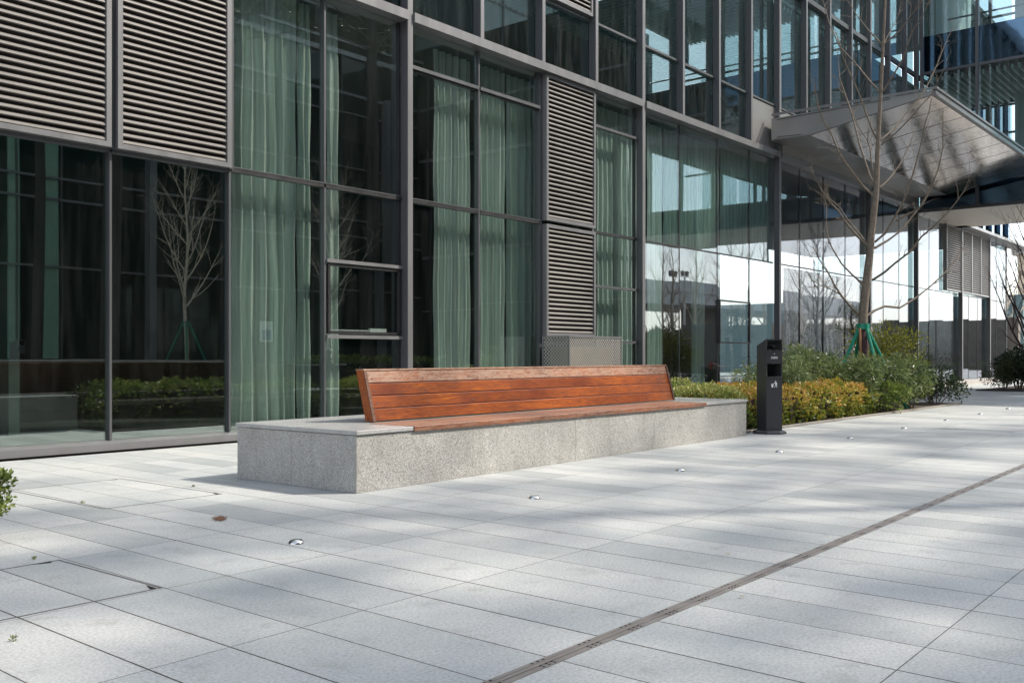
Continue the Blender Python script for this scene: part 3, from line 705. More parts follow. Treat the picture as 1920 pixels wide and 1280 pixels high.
# ------------------------------------------------------------------ bench
Bn=thing('granite_bench','long speckled granite bench with slatted orange brown timber backrest and seat edge','bench',(8.05,5.38,0))
Bn.location=(8.05,5.455,0); Bn.rotation_euler=(0,0,math.radians(1.3))
def PB(name,mb,m):
    o=mb.build(name,m,Bn); o.location=(-8.05,-5.38,0); return o
X0,X1,Y0,Y1,ZS=4.75,11.33,5.385,6.80,.455
# face blocks (granite) with fine joints between
for a,b in ((X0,6.05),(6.053,7.55),(7.553,9.05),(9.053,10.83),(10.833,X1)):
    PB('granite_block',MB().box(a,b,Y0,6.12,.002,.418),MT['granite'])
PB('granite_block',MB().box(X0,6.46,6.123,Y1,.002,.418),MT['granite'])
PB('granite_block',MB().box(10.30,X1,6.123,Y1,.002,.418),MT['granite'])
PB('granite_slab',MB().box(X0-.012,5.33,Y0-.015,6.125,.423,ZS,b=.004),MT['granite_top'])
PB('granite_slab',MB().box(X0-.012,6.475,6.127,Y1+.012,.423,ZS,b=.004),MT['granite_top'])
PB('granite_slab',MB().box(5.333,10.215,5.875,6.125,.423,ZS,b=.004),MT['granite_top'])
PB('granite_slab',MB().box(10.218,X1+.014,Y0-.015,6.125,.423,ZS,b=.004),MT['granite_top'])
PB('granite_slab',MB().box(10.29,X1+.014,6.127,Y1+.012,.423,ZS,b=.004),MT['granite_top'])
for k,(a,b) in enumerate(((Y0-.022,5.535),(5.539,5.705),(5.709,5.872))):
    PB('seat_plank',MB().box(5.333,10.215,a,b,.415,ZS+.003,b=.004),MT['woodseat'])
# backrest: 4 planks leaning back
def lean(p):  # (x, s along height 0..1, d depth) -> world
    x,s,d=p; return Vector((x,5.935+.115*s+d,ZS+.008+.415*s-.0*d))
for k in range(4):
    s0,s1=k*.25+.006,(k+1)*.25-.006
    mb=MB(); xa,xb=5.465,10.455
    b=.004
    prof=[(s0,b*1.0),(s0+.012,0),(s1-.012,0),(s1,b)]
    vs=[lean((x,s,d)) for x in (xa,xb) for s,d in prof+[(s1,.035),(s0,.035)]]
    m_=6; fs=[tuple(range(m_)),tuple(range(m_,2*m_))[::-1]]+[(i,m_+i,m_+(i+1)%m_,(i+1)%m_) for i in range(m_)]
    mb.add(vs,fs); mb.fix=True; PB('back_plank',mb,MT['woodtop'] if k==3 else MT['wood'])
    sc=MB()
    for j in range(9):
        x=xa+.05+(xb-xa-.1)*j/8; c=lean((x,(s0+s1)/2-.04,-.001)); sc.tube([c,c+Vector((0,-.0025,0))],.006,8)
    PB('screw_heads',sc,MT['steel'])
for xa,xb in ((5.437,5.463),(10.457,10.483)):
    mb=MB(); vs=[lean((x,s,d)) for x in (xa,xb) for s,d in ((0,.0),(1,.0),(1,.085),(0,.085))]
    mb.add(vs,[(0,1,2,3),(7,6,5,4),(0,4,5,1),(1,5,6,2),(2,6,7,3),(3,7,4,0)]); mb.fix=True; PB('end_post',mb,MT['wood'])
    mb=MB(); vs=[lean((x,s,d)) for x in (xa-.003,xb+.002) for s,d in ((0,-.012),(1,-.012),(1,-.002),(0,-.002))]
    mb.add(vs,[(0,1,2,3),(7,6,5,4),(0,4,5,1),(1,5,6,2),(2,6,7,3),(3,7,4,0)]); mb.fix=True; PB('end_trim',mb,MT['wooddark'])
mb=MB(); vs=[lean((x,s,d)) for x in (5.44,10.48) for s,d in ((1.002,-.006),(1.03,-.006),(1.03,.09),(1.002,.09))]
mb.add(vs,[(0,1,2,3),(7,6,5,4),(0,4,5,1),(1,5,6,2),(2,6,7,3),(3,7,4,0)]); mb.fix=True; PB('top_cap',mb,MT['woodtop'])
mb=MB(); vs=[lean((x,s,d)) for x in (5.466,10.455) for s,d in ((0,.04),(1,.04),(1,.07),(0,.07))]
mb.add(vs,[(0,1,2,3),(7,6,5,4),(0,4,5,1),(1,5,6,2),(2,6,7,3),(3,7,4,0)]); mb.fix=True; PB('back_frame',mb,MT['wooddark'])
# ------------------------------------------------------------------ litter bin
ang=math.atan2(-.837,-.547)+math.pi/2     # local -Y is the front
def make_bin(loc,rz,label,detail=True):
    t=thing('litter_bin',label,'litter bin',loc,rz,'charcoal ashtray litter bins')
    w,d,H=.115,.115,1.215
    mb=MB().tube([(0,0,0),(0,0,.022),(0,0,.034),(0,0,.045)],[.215,.215,.205,.175],8); 
    b=mb.build('base_plate',MT['bin'],t); b.rotation_euler=(0,0,math.pi/8); b.scale=(1,1,1)
    # hollow body: front panel pieces leave two openings
    lo,hi=.735,.90; lo2,hi2=1.075,1.20
    bd=MB()
    bd.box(-w,w,-d,-d+.006,.045,lo); bd.box(-w,w,-d,-d+.006,hi,lo2); bd.box(-w,w,-d,-d+.006,hi2,H-.0)
    bd.box(-w,-w+.012,-d+.001,-d+.006,lo,hi).box(w-.012,w,-d+.001,-d+.006,lo,hi).box(-w,-w+.008,-d+.001,-d+.006,lo2,hi2).box(w-.008,w,-d+.001,-d+.006,lo2,hi2)
    for s in (-1,1):
        x0,x1=(s*w,s*(w-.006)) 
        a,bb=min(x0,x1),max(x0,x1)
        prof=[(-d+.0065,.045),(-d+.0065,H),(d,H-.085),(d,.045)]
        bd.prismX(prof,a,bb)
    bd.box(-w+.007,w-.007,d-.006,d,.045,H-.088)
    bd.prismX([(-d+.0065,H),(-d+.0065,H-.006),(d-.0065,H-.092),(d-.0065,H-.086)],-w+.007,w-.007)
    bd.build('body',MT['bin'],t)
    MB().box(-w+.008,w-.008,-d+.02,d-.01,lo-.06,lo-.05).box(-w+.008,w-.008,d-.03,d-.012,lo-.05,hi+.05).box(-w+.008,w-.008,-d+.02,d-.03,hi+.02,hi+.03).build('rubbish_chute',MT['black'],t)
    tray=MB().box(-w+.008,w-.008,-d+.01,d-.03,lo2-.012,lo2-.004).box(-w+.008,w-.008,d-.05,d-.045,lo2,hi2-.05); tray.prismX([(-.02,lo2),(.05,lo2+.06),(.05,lo2+.05),(-.01,lo2)],-w+.01,w-.04)
    tray.build('ash_tray',MT['steel'],t)
    for (z0,z1) in ((lo,hi),(lo2,hi2)):
        rim=MB(); rim.box(-w+.002,w-.002,-d-.005,-d,z0-.006,z0).box(-w+.002,w-.002,-d-.005,-d,z1,z1+.005)
        rim.box(-w+.002,-w+.006,-d-.005,-d,z0-.0055,z1+.0045).box(w-.006,w-.002,-d-.005,-d,z0-.0055,z1+.0045).build('opening_rim',MT['steel'],t)
    if detail:
        pg=MB(); y=-d-.0025
        def poly(pts,cx,cz,s):
            n=len(pts); vs=[(cx+a*s,y,cz+b*s) for a,b in pts]+[(cx+a*s,-d-.0005,cz+b*s) for a,b in pts]
            pg.add(vs,[tuple(range(n)),tuple(range(n,2*n))[::-1]]+[(i,(i+1)%n,n+(i+1)%n,n+i) for i in range(n)])
        cx,cz,s=.0,.635,.062
        poly([(-.75,.05),(-.2,.05),(-.3,-.62),(-.62,-.62)],cx,cz,s); poly([(-.8,.16),(-.16,.16),(-.16,.1),(-.8,.1)],cx,cz,s)
        poly([(.28+.13*math.cos(a*.785),.62+.13*math.sin(a*.785)) for a in range(8)],cx,cz,s)
        poly([(.1,.42),(.5,.46),(.68,.05),(.58,-.05),(.42,.02),(.3,.02),(.2,.1)],cx,cz,s)
        poly([(.12,.42),(.2,.3),(-.12,.14),(-.2,.24)],cx,cz,s)
        poly([(.2,.05),(.44,.05),(.3,-.3),(.1,-.62),(0,-.58),(.16,-.28)],cx,cz,s); poly([(.4,.05),(.6,.02),(.62,-.3),(.56,-.64),(.44,-.64),(.48,-.3)],cx,cz,s)
        pg.build('litter_pictogram',MT['white'],t)
        pg=MB(); poly([(-.35,.1),(.35,.1),(.35,0),(-.35,0)],.0,1.02,.022)
        poly([(-.1,1.2),(.25,1.0),(.1,.85),(.35,.65),(-.0,.45),(-.35,.8),(-.05,.8)],0,1.008,.022)
        pg.build('smoke_pictogram',MT['white'],t)
        try:
            cu=bpy.data.curves.new('ashtray_text','FONT'); cu.body='灭烟处'; cu.size=.034; cu.align_x='CENTER'; cu.extrude=.0008; cu.offset=.0006
            tmp=bpy.data.objects.new('tmp',cu); C.objects.link(tmp); dg=bpy.context.evaluated_depsgraph_get(); me=bpy.data.meshes.new_from_object(tmp.evaluated_get(dg))
            bpy.data.objects.remove(tmp); me.materials.clear(); me.materials.append(MT['white'])
            o=bpy.data.objects.new('ashtray_lettering',me); C.objects.link(o); o.parent=t; o.rotation_euler=(math.pi/2,0,0); o.location=(0,-d-.0015,.962)
        except Exception as ex: print('text',ex)
    return t
make_bin((11.84,5.46,0),ang,'tall charcoal litter bin with ashtray opening standing right of the bench').rotation_euler=(0,math.radians(-.0),ang)
make_bin((at(55,660,22.6).x,-3.75,.10),math.radians(150),'far charcoal bin across the plaza, mirrored small in the leftmost pane',False)
# ------------------------------------------------------------------ AC screen
ac=thing('unit_screen','low perforated metal screen box standing against the louver tower behind the bench','equipment screen',(13.2,9.4,0))
a0,a1,b0,b1,h=-.70,.80,-.26,.28,1.31
MB().box(a0,a1,b0,b0+.003,.05,h).build('front_mesh',MT['perf'],ac); MB().box(a0,a0+.003,b0+.004,b1,.05,h).build('side_mesh',MT['perf'],ac); MB().box(a1-.003,a1,b0+.004,b1,.05,h).build('side_mesh',MT['perf'],ac)
MB().box(a0,a1,b0+.004,b1,h+.001,h+.012).build('lid',MT['alu_l'],ac)
f=MB()
for x in (a0-.012,a1-.013):
    for y in (b0-.008,b1-.03): f.box(x,x+.025,y,y+.025,0,h+.013)
f.box(a0+.014,a1-.014,b0-.008,b0-.002,h-.02,h+.013); f.build('corner_frame',MT['alu_l'],ac)
MB().box(a0+.15,a1-.12,b0+.1,b1-.05,.1,1.15).build('cooling_unit',MT['acbody'],ac)
# ------------------------------------------------------------------ ground lights
pr=None
xs_l=[3.29+2.1*k for k in range(9)]
words=['nearest stud light, just left of the bench corner','second stud light in front of the middle of the bench','third stud light before the right half of the bench','fourth stud light in front of the litter bin','fifth stud light beside the orange hedge','sixth stud light along the hedge','seventh stud light near the end of the hedge','eighth stud light where the planting ends','farthest stud light near the right edge']
words=['round steel ground light '+w for w in ('set in paving nearest the camera, left of the bench corner','second from the camera, before the left part of the bench','third from the camera, before the right half of the bench','fourth from the camera, in front of the litter bin','fifth from the camera, beside the orange hedge','sixth from the camera, further along the hedge','seventh from the camera, near the hedge end','eighth from the camera, where the planting ends','farthest of the row, near the right edge')]
def mk_light():
    t=thing('ground_light',words[0],'ground light',(0,0,0),0,'steel ground lights in a row')
    n=20; mb=MB()
    prof=[(.042,.0),(.041,.006),(.034,.014),(.022,.019),(.008,.021)]
    vs=[(r*math.cos(2*math.pi*i/n),r*math.sin(2*math.pi*i/n),z) for r,z in prof for i in range(n)]+[(0,0,.0215)]
    fs=[(j*n+i,j*n+(i+1)%n,(j+1)*n+(i+1)%n,(j+1)*n+i) for j in range(4) for i in range(n)]+[(4*n+i,4*n+(i+1)%n,5*n) for i in range(n)]
    mb.add(vs,fs); mb.build('dome',MT['steel'],t,True)
    MB().box(.010,.030,-.013,.013,.0155,.0192,b=.002).build('light_slot',MT['black'],t)
    return t
g0=mk_light()
for k,x in enumerate(xs_l):
    if k==0: o=g0
    else:
        o=g0.copy(); C.objects.link(o)
        for ch in list(g0.children):
            c=ch.copy(); C.objects.link(c); c.parent=o
    o.location=(x,4.21+.0165*(x-3.29),.001); o['label']=words[k]; o.rotation_euler=(0,0,math.radians(-45))
# ------------------------------------------------------------------ slot drain
dr=thing('slot_drain','long narrow metal slot drain running diagonally across the paving','drain',(6,2.0,0))
dr.rotation_euler=(0,0,math.radians(.93))
MB().box(-20,34,-.034,-.015,-.01,.002).box(-20,34,.015,.034,-.01,.002).box(-20,34,-.007,.007,-.01,.003).build('drain_bars',MT['drain'],dr)
MB().box(-20,34,-.033,.033,-.012,.0008).build('drain_slot',MT['drain'],dr)
hl=MB()
for i in range(160):
    x=-10+i*.27
    for dx in (0,.03,.06): 
        hl.box(x+dx,x+dx+.012,-.012,-.009+.0,.0009,.0032).box(x+dx,x+dx+.010,.020,.028,.002,.0026).box(x+dx,x+dx+.010,-.028,-.020,.002,.0026)
hl.build('drain_holes',MT['black'],dr)
# ------------------------------------------------------------------ access covers
def cover(label,x0,x1,y0,y1,w=.010):
    t=thing('access_cover',label,'access cover',((x0+x1)/2,(y0+y1)/2,0),math.radians(.5))
    a,b=(x1-x0)/2,(y1-y0)/2; m=MB()
    m.box(-a,a,-b,-b+w,-.002,.0012).box(-a,a,b-w,b,-.002,.0012).box(-a,-a+w,-b+w,b-w,-.002,.0012).box(a-w,a,-b+w,b-w,-.002,.0012)
    m.build('steel_frame',simple('cover_edge',(.09,.08,.075),.6),t)
    MB().add([(a-.02,-b+.012,.0015),(a-.02,-b+.10,.0015),(a-.05,-b+.012,.0015)],[(0,1,2)]).add([(a-.14,b-.012,.0015),(a-.04,b-.012,.0015),(a-.06,b-.04,.0015)],[(0,1,2)]).build('lifting_notch',MT['steel'],t)
    MB().cyl(a-.035,-b+.035,.0016,.0022,.009,10).build('key_hole',MT['black'],t)
cover('recessed paving access cover outlined by steel edge left of the bench end',3.216,4.12,6.12,7.52)
cover('recessed paving access cover in the lower left foreground',1.35,2.285,3.84,4.76)
rs=MB().tube([(0,0,.0012),(0,0,.0016)],.16,20).build('rust_stain',MT['rust']); rs.location=gnd(412,972).xy.to_3d(); rs.scale=(1.15,.5,1); rs.rotation_euler=(0,0,math.radians(60)); tag(rs,'brown rust stain on the paving left of the nearest ground light','stain')
rs.location.z=.001
# weeds in joints
for i,(px,py,s,lb) in enumerate(((62,1049,.05,'small green weed tuft in a paving joint at the lower left'),(363,912,.03,'tiny green weed sprouting from the paving just left of the granite bench'),(155,943,.028,'tiny green weed in the edge of the farther access cover'),(27,1201,.04,'green weed sprig on the edge of the nearest access cover'))):
    g=gnd(px,py); w=shrub('weed',lb,g.x,g.y,s*.5,s*.25,s*.3,34,MT['lf_green'],(.012,.005),seed=70+i,cat='weed',z0=.002,clumps=4)
rr=random.Random(404)
for i in range(9):
    px=rr.uniform(150,1750); py=rr.uniform(830,1180); g=gnd(px,py)
    if 4.6<g.x<11.5 and g.y>5.2: continue
    lf=MB(); leafmesh(lf,Vector((0,0,.004)),Vector((rr.uniform(-1,1),rr.uniform(-1,1),.15)),Vector((0,0,1)),.028,.014,.5+.4*rr.random()); lf.f.append((0,1,2)); lf.m.append(0); lf.r.append(.7)
    o=lf.build('dry_leaf',MT['lf_hedge']); o.location=(g.x,g.y,.001); tag(o,'tiny dry leaf lying loose on the granite paving','leaf','dry leaves scattered on the paving')
# ------------------------------------------------------------------ left edge small planter with shrub
sp_=thing('planter_tray','low grey metal planter tray cut off at the left edge','planter',(1.99,5.55,0))
MB().box(-.20,.20,-.30,-.285,0,.04).box(-.20,.20,.285,.30,0,.04).box(-.20,-.185,-.285,.285,0,.04).box(.185,.20,-.285,.285,0,.04).build('tray_rim',MT['alu'],sp_)
MB().box(-.185,.185,-.285,.285,.001,.03).build('tray_soil',MT['soil'],sp_)
shrub('potted_shrub','small leafy green shrub on a thin stem in the tray at the left edge',2.225,5.50,.17,.17,.40,1500,MT['lf_green'],(.030,.016),seed=5,z0=.17,clumps=7)
# ------------------------------------------------------------------ planting bed
bed=MB().box(11.36,21.6,5.74,9.68,-.05,.018).build('planting_bed',MT['soil']); bed['kind']='structure'
bed=MB().box(6.48,11.30,6.14,7.6,-.05,.016).build('planting_bed',MT['soil']); bed['kind']='structure'
kb=thing('kerb_edging','narrow granite kerb edging the planting bed right of the bin','kerb',(16.6,5.72,0))
for i in range(10): MB().box(-5.0+i,-4.004+i,-.03,.03,0,.03,b=.003).build('kerb_stone',MT['kerb'],kb)
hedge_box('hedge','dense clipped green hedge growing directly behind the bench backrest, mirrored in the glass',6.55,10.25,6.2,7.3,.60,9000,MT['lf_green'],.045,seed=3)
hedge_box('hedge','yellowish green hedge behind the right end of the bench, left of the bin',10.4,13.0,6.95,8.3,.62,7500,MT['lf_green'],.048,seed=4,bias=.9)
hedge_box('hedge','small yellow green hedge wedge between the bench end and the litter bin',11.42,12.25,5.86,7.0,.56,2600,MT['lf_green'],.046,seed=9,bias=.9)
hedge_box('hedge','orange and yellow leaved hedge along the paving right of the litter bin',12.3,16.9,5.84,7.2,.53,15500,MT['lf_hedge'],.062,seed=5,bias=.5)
hedge_box('hedge','dark hedge across the plaza mirrored in the glass beside the planter wall',20.0,25.0,-6.6,-3.6,1.0,5000,MT['lf_green'],.09,seed=6)
K='shrubs in the bed by the tree'
def sp2(name,label,px,t,*a,**k):
    p=at(px,667,t); return shrub(name,label,p.x,p.y,*a,**k)
sp2('long_leaf_shrub','grey green long leaved shrub directly right of the bin top',1492,16.2,.75,.7,1.12,3000,MT['lf_long'],(.12,.022),seed=11,droop=.7,group=K)
sp2('long_leaf_shrub','tallest long leaved shrub in front of the silver sheet',1536,17.4,.8,.7,1.24,3600,MT['lf_long'],(.12,.022),seed=12,droop=.7,group=K)
sp2('long_leaf_shrub','long leaved shrub left of the staked tree trunk',1578,17.2,.75,.6,1.0,3000,MT['lf_long'],(.11,.022),seed=13,droop=.6,group=K)
sp2('long_leaf_shrub','long leaved shrub at the foot of the staked tree',1622,17.0,.7,.5,.92,3400,MT['lf_long'],(.10,.022),seed=14,droop=.5,group=K)
sp2('long_leaf_shrub','olive long leaved shrub right of the staked tree',1672,17.9,.8,.6,1.0,3400,MT['lf_long'],(.09,.022),seed=15,droop=.4,group=K)
sp2('long_leaf_shrub','low long leaved shrub behind the left end of the orange hedge',1450,15.4,.7,.6,.85,2400,MT['lf_long'],(.11,.022),seed=25,droop=.6,group=K)
sp2('feathery_shrub','bright yellow green feathery shrub glowing behind the staked tree trunk',1668,21.0,.95,.9,1.62,5200,MT['lf_yel'],(.07,.03),seed=16,clumps=15)
sp2('low_shrub','low bright green shrub right of the orange hedge',1668,17.2,.6,.38,.50,2300,MT['lf_green'],(.06,.028),seed=17)
sp2('low_shrub','green shrub between the hedge end and the last dark shrub of the bed',1708,18.4,.7,.42,.55,2600,MT['lf_green'],(.06,.028),seed=18)
sp2('low_shrub','dark green spreading shrub at the far end of the bed by the path',1752,19.9,.75,.55,.66,3400,MT['lf_dark'],(.06,.035),seed=19)
sp2('low_shrub','sparse brownish twiggy shrub against the column beyond the bed',1748,23.5,.7,.6,1.1,700,MT['lf_pine'],(.05,.03),seed=20,clumps=7)
sp2('low_shrub','dark low shrub near the base of the far glass wall',1722,22.5,.9,.5,.6,1700,MT['lf_dark'],(.06,.035),seed=26)
# pine-like small tree behind
pt=thing('pruned_pine','small pruned pine with curved trunk behind the yellow green shrub','tree',(22.6,8.4,0)); rr=random.Random(3)
tk=[Vector((0,0,0)),Vector((.1,-.1,.5)),Vector((.45,-.15,.9)),Vector((.3,0,1.4)),Vector((0,0,1.8)),Vector((.1,0,2.2))]
MB().tube(tk,[.05,.045,.04,.03,.02,.01],6).tube([tk[2],Vector((.9,-.1,1.0)),Vector((1.1,-.1,.6))],[.03,.02,.01],5).tube([tk[1],Vector((.6,-.2,.55)),Vector((.9,-.2,.3))],[.03,.02,.01],5).build('trunk',MT['barkd'],pt,True)
mb=MB()
for i in range(3600):
    c=[(0,0,2.05),(.35,0,1.85),(-.25,.1,1.7),(.1,-.1,1.6),(.5,0,1.5)][rr.randrange(5)]; d=rdir(rr); p=Vector(c)+Vector((d.x*.32,d.y*.3,d.z*.18))*rr.random()**.4
    leafmesh(mb,p,rdir(rr,.2),rdir(rr),.05,.01,min(1,max(0,.5+.5*fbm(p,3)+rr.uniform(-.2,.2))))
mb.build('foliage',MT['lf_pine'],pt)
# island right
isl=MB().box(30.2,36.0,2.5,7.6,-.05,.03).build('planting_island',MT['soil']); isl['kind']='structure'
shrub('island_shrub','rounded dark shrub at the right edge on the island',31.7,6.8,1.1,.85,1.12,5000,MT['lf_dark'],(.09,.05),seed=31,clumps=14)
shrub('island_shrub','low olive shrub in front on the right edge island',30.9,7.0,.85,.5,.8,2600,MT['lf_pine'],(.07,.03),seed=32)
shrub('island_shrub','wide low dark shrub at the right edge beneath the purple bare tree',31.3,6.2,1.0,.7,.8,3000,MT['lf_dark'],(.08,.04),seed=33)
# ------------------------------------------------------------------ the staked tree (traced, given its own depth)
T0=18.0
tt=thing('staked_tree','bare young tree with upward branches, trunk propped by green poles in the bed','tree',tuple(at(1619,668,T0).xy)+(0,))
TO=Vector(tt.location)
trunk_px=[(1620,700,8.6),(1619.7,668,8.6),(1618,591,8.4),(1624,535,7.6),(1630.6,479,7),(1634,438,6.4),(1640,385,5.9),(1643,360,5.3),(1645.8,281,4.4),(1647,253,3.9),(1651.4,174,3.3),(1655.6,84,2.7),(1660,0,2.1),(1663,-60,1.5),(1668,-130,.7)]
tp=[at(x,y,T0)-TO for x,y,_ in trunk_px]; tr_=[w*T0/F for *_,w in trunk_px]
tp.insert(0,Vector((tp[0].x,tp[0].y,-.02))); tr_.insert(0,tr_[0]*1.1)
MB().tube(tp,tr_,12).build('trunk',MT['bark'],tt,True)
BR=[(-.9,5.5,[(1611,591),(1596,576),(1577.5,554),(1565,535),(1555.6,516),(1545,500),(1535,485),(1524,462)]),
(.7,2.4,[(1577,553),(1560,543),(1534,532),(1521,522),(1512,507)]),
(.8,4.2,[(1618,533),(1596,513),(1577.5,494),(1565,472.5),(1554,454),(1549,422),(1550,388),(1546,370)]),
(-.6,5,[(1627.5,461.6),(1605.6,441),(1587,419),(1571,394),(1555.6,379),(1543,360),(1530,338),(1520.6,320)]),
(.9,3.5,[(1627,459),(1609,435),(1590,413),(1574,388),(1557,374),(1549,366)]),
(-.8,5,[(1635,525.6),(1659,510),(1677.5,494),(1705.6,472.5),(1727.5,444),(1752.5,422.5),(1777.5,397.5),(1793,379),(1807.5,358),(1817,337.5)]),
(.9,5.5,[(1624,593),(1640,582),(1659,574),(1687,577),(1715,560),(1743,538),(1768,515),(1787,493),(1804,469),(1815,444)]),
(.5,5,[(1640,465),(1665,450.6),(1690,432),(1712,404),(1730.6,382),(1743,360),(1755,330)]),
(-.6,4.5,[(1640,454),(1659,438),(1674,413),(1690,385),(1699,366),(1714,319),(1725,277),(1734,236),(1742,208),(1747,184)]),
(.6,4.2,[(1642.5,354),(1631,330),(1612.5,274),(1598,217),(1587,183),(1574,146),(1571,112),(1571,93)]),
(-.9,4.5,[(1637,367),(1618,349),(1599,324),(1584,304),(1571,283),(1560,255),(1543,225),(1532,197),(1529,169),(1530,146)]),
(.4,3.4,[(1640,341),(1635,311),(1631,277),(1625.6,262),(1612.5,242),(1600,217),(1597,199)]),
(-.5,4,[(1644,262),(1633,238),(1624,214),(1616,189),(1599,149),(1582,112),(1574,84),(1568,60)]),
(.8,4,[(1652,262),(1676,242),(1697,216),(1714,197),(1726,183),(1743,152),(1757,121),(1768,93),(1779,67),(1790,46)]),
(-.4,3.4,[(1652,272),(1680,249),(1706,223),(1723,202),(1744,180),(1765,140),(1777,110)]),
(.9,4.2,[(1650,352),(1667,336),(1687,309),(1702,279),(1715,249)]),
(-.9,4.2,[(1680,415),(1695,405),(1723,392),(1747,349),(1760,315),(1768,277),(1768,236),(1768,204)]),
(.5,3.8,[(1651,174),(1633,155),(1605,121),(1574,87),(1554,42),(1543,0),(1538,-30)]),
(-.7,3.8,[(1654,174),(1675,141),(1692,112),(1700,90),(1712,56),(1731,28),(1743,0),(1750,-30)]),
(.6,3,[(1654,84),(1630,59),(1610,34),(1588,0),(1575,-30)]),
(-.5,3,[(1657,84),(1686,59),(1709,28),(1723,11),(1740,-20)]),
(.8,2.5,[(1657,82),(1672,53),(1684,31),(1690,5)])]
br=MB(); rr=random.Random(21)
for dz,w0,pl in BR:
    k=len(pl); pts=[]; acc=0
    for i,(x,y) in enumerate(pl):
        if i: acc+=math.hypot(x-pl[i-1][0],y-pl[i-1][1])
        pts.append(at(x,y,T0+dz*acc/180)-TO)
    rad=[max(.0035,(w0*(1-.80*i/(k-1)))*.5*T0/F) for i in range(k)]
    br.tube(pts,rad,6,cap=False); twigs(br,pts,rad,rr,int(6+k*1.1),.25,.38,2)
br.build('branches',MT['bark'],tt,True)
rp=MB(); rp.tube([Vector((0,0,-.02))+Vector((tp[0].x,tp[0].y,0)),tp[1],tp[2],tp[2].lerp(tp[3],.75)],[.098,.096,.093,.090],12); rp.build('rope_wrap',MT['rope'],tt,True)
top=at(1618,613,T0)-TO
for k,(px,dt) in enumerate(((1574,-.25),(1600,.6),(1646,-.45),(1666,.25))):
    a=at(px,672,T0+dt)-TO; a.z=.05; d=(top-a); b=a+d*.98
    e=at(1618+(px-1618)*1.7,769,T0+dt)-TO; e.z=.02
    MB().tube([e,Vector((top.x,top.y,top.z))+Vector((e.x,e.y,0)).normalized()*.07],.033,8).build('support_pole',MT['green'],tt)
MB().tube([top+Vector((0,0,-.04)),top+Vector((0,0,.06))],.115,12).build('pole_collar',MT['green'],tt)
MB().tube([at(1615,690,T0-.12)-TO,at(1612,615,T0-.12)-TO],.022,6).build('timber_stake',MT['stake'],tt)
# island bare tree with dark red branches
bare_tree('bare_shrub_tree','dark purple bare tree with curving stems at the right edge',tuple(at(1930,667,29.0).xy)+(0,),5.6,44,.36,22,10,'barkd',.10,.07)
# mirrored young trees, then pines added to dapple the plaza with shade
bare_tree('young_bare_tree','slim bare tree with green props mirrored in the second glass pane',(15.1,-4.6,.4),6.6,51,.26,18,6,'barkp',.24,.06,'trees across the plaza',True,.35)
bare_tree('young_bare_tree','slim bare tree mirrored beside the opening window frame',(20.4,-4.7,.05),6.8,52,.26,18,6,'barkp',.28,.06,'trees across the plaza',True,.05)
def shade_caster_pine(x,y,H,seed,label):  # added tree; its high crown only serves to cast dapples on the paving
    rr=random.Random(seed); t=thing('shade_caster_pine',label,'tree',(x,y,0),0,'added shade pines across the plaza'); mb=MB(); st=MB()
    st.tube([(0,0,-.05),(.1,.05,H*.35),(-.05,.1,H*.7),(.05,0,H)],[.16,.14,.10,.03],8)
    for c in range(33):
        a=rr.uniform(0,6.28); q=3.6*math.sqrt(rr.random()); cx,cy,cz=q*math.cos(a),q*.8*math.sin(a),H-.3-rr.uniform(0,4.6)
        st.tube([(0,0.05,cz-1.0),(cx*.6,cy*.6,cz-.5),(cx,cy,cz)],[.045,.03,.010],4)
        rx,ry,rz=rr.uniform(.25,.85),rr.uniform(.15,.34),rr.uniform(.08,.2)
        for i in range(52):
            d=rdir(rr); k=rr.random()**.5
            leafmesh(mb,Vector((cx+d.x*rx*k,cy+d.y*ry*k,cz+d.z*rz*k)),rdir(rr,.2),rdir(rr),.19,.08,rr.random())
    st.build('trunk',MT['barkdk'],t); mb.build('foliage',MT['lf_dark'],t); return t
for i,(x,y,H) in enumerate(((10.5,-6.5,14.5),(12.4,-3.6,15.5),(18.5,-7.6,17),(22.0,-4.6,17),(24.4,-7.5,18.5),(8.0,-5.0,15),(13.0,-8.6,17.5),(9.5,-9.5,19))):
    shade_caster_pine(x,y,H,150+i,'tall pine added across the plaza to cast dappled shade, number %s from the left in the reflection'%('one','three','four','five','six','seven','two','eight')[i])
# ------------------------------------------------------------------ far things mirrored in the glass
ov=thing('overpass','long concrete overpass far off mirrored in the right glass panes','overpass',(130,-28,0))
MB().box(-65,-8,-4,4,5.6,6.6).build('deck',MT['plastic'],ov); MB().box(-65,-8,4,4.2,6.6,7.6).build('parapet_barrier',MT['plastic'],ov)
for i in range(3): MB().box(-60+i*18,-58.4+i*18,-2,2,-.05,5.6).build('pier',MT['concrete'],ov)
for i in range(7):
    px=(1240,1258,1312,1372,1392,1428,1500)[i]; t=(54,47,58,50,56,52,60)[i]; p=at(px,667,t); 
    bare_tree('distant_bare_tree','bare tree beyond the wing, mirrored in the right glass, %s'%('leftmost of the row','second from the left','third from the left','fourth, beside the framed window','fifth, right of the framed window','sixth, near the tall column','last, right of the tall column')[i],(p.x,2*YG-p.y,0),(7.5,6.6,8.4,8.0,7.6,7.8,8)[i],60+i,.24,14,6,'barkp',.22,.09,'bare trees beyond the wing',lvl2=3)
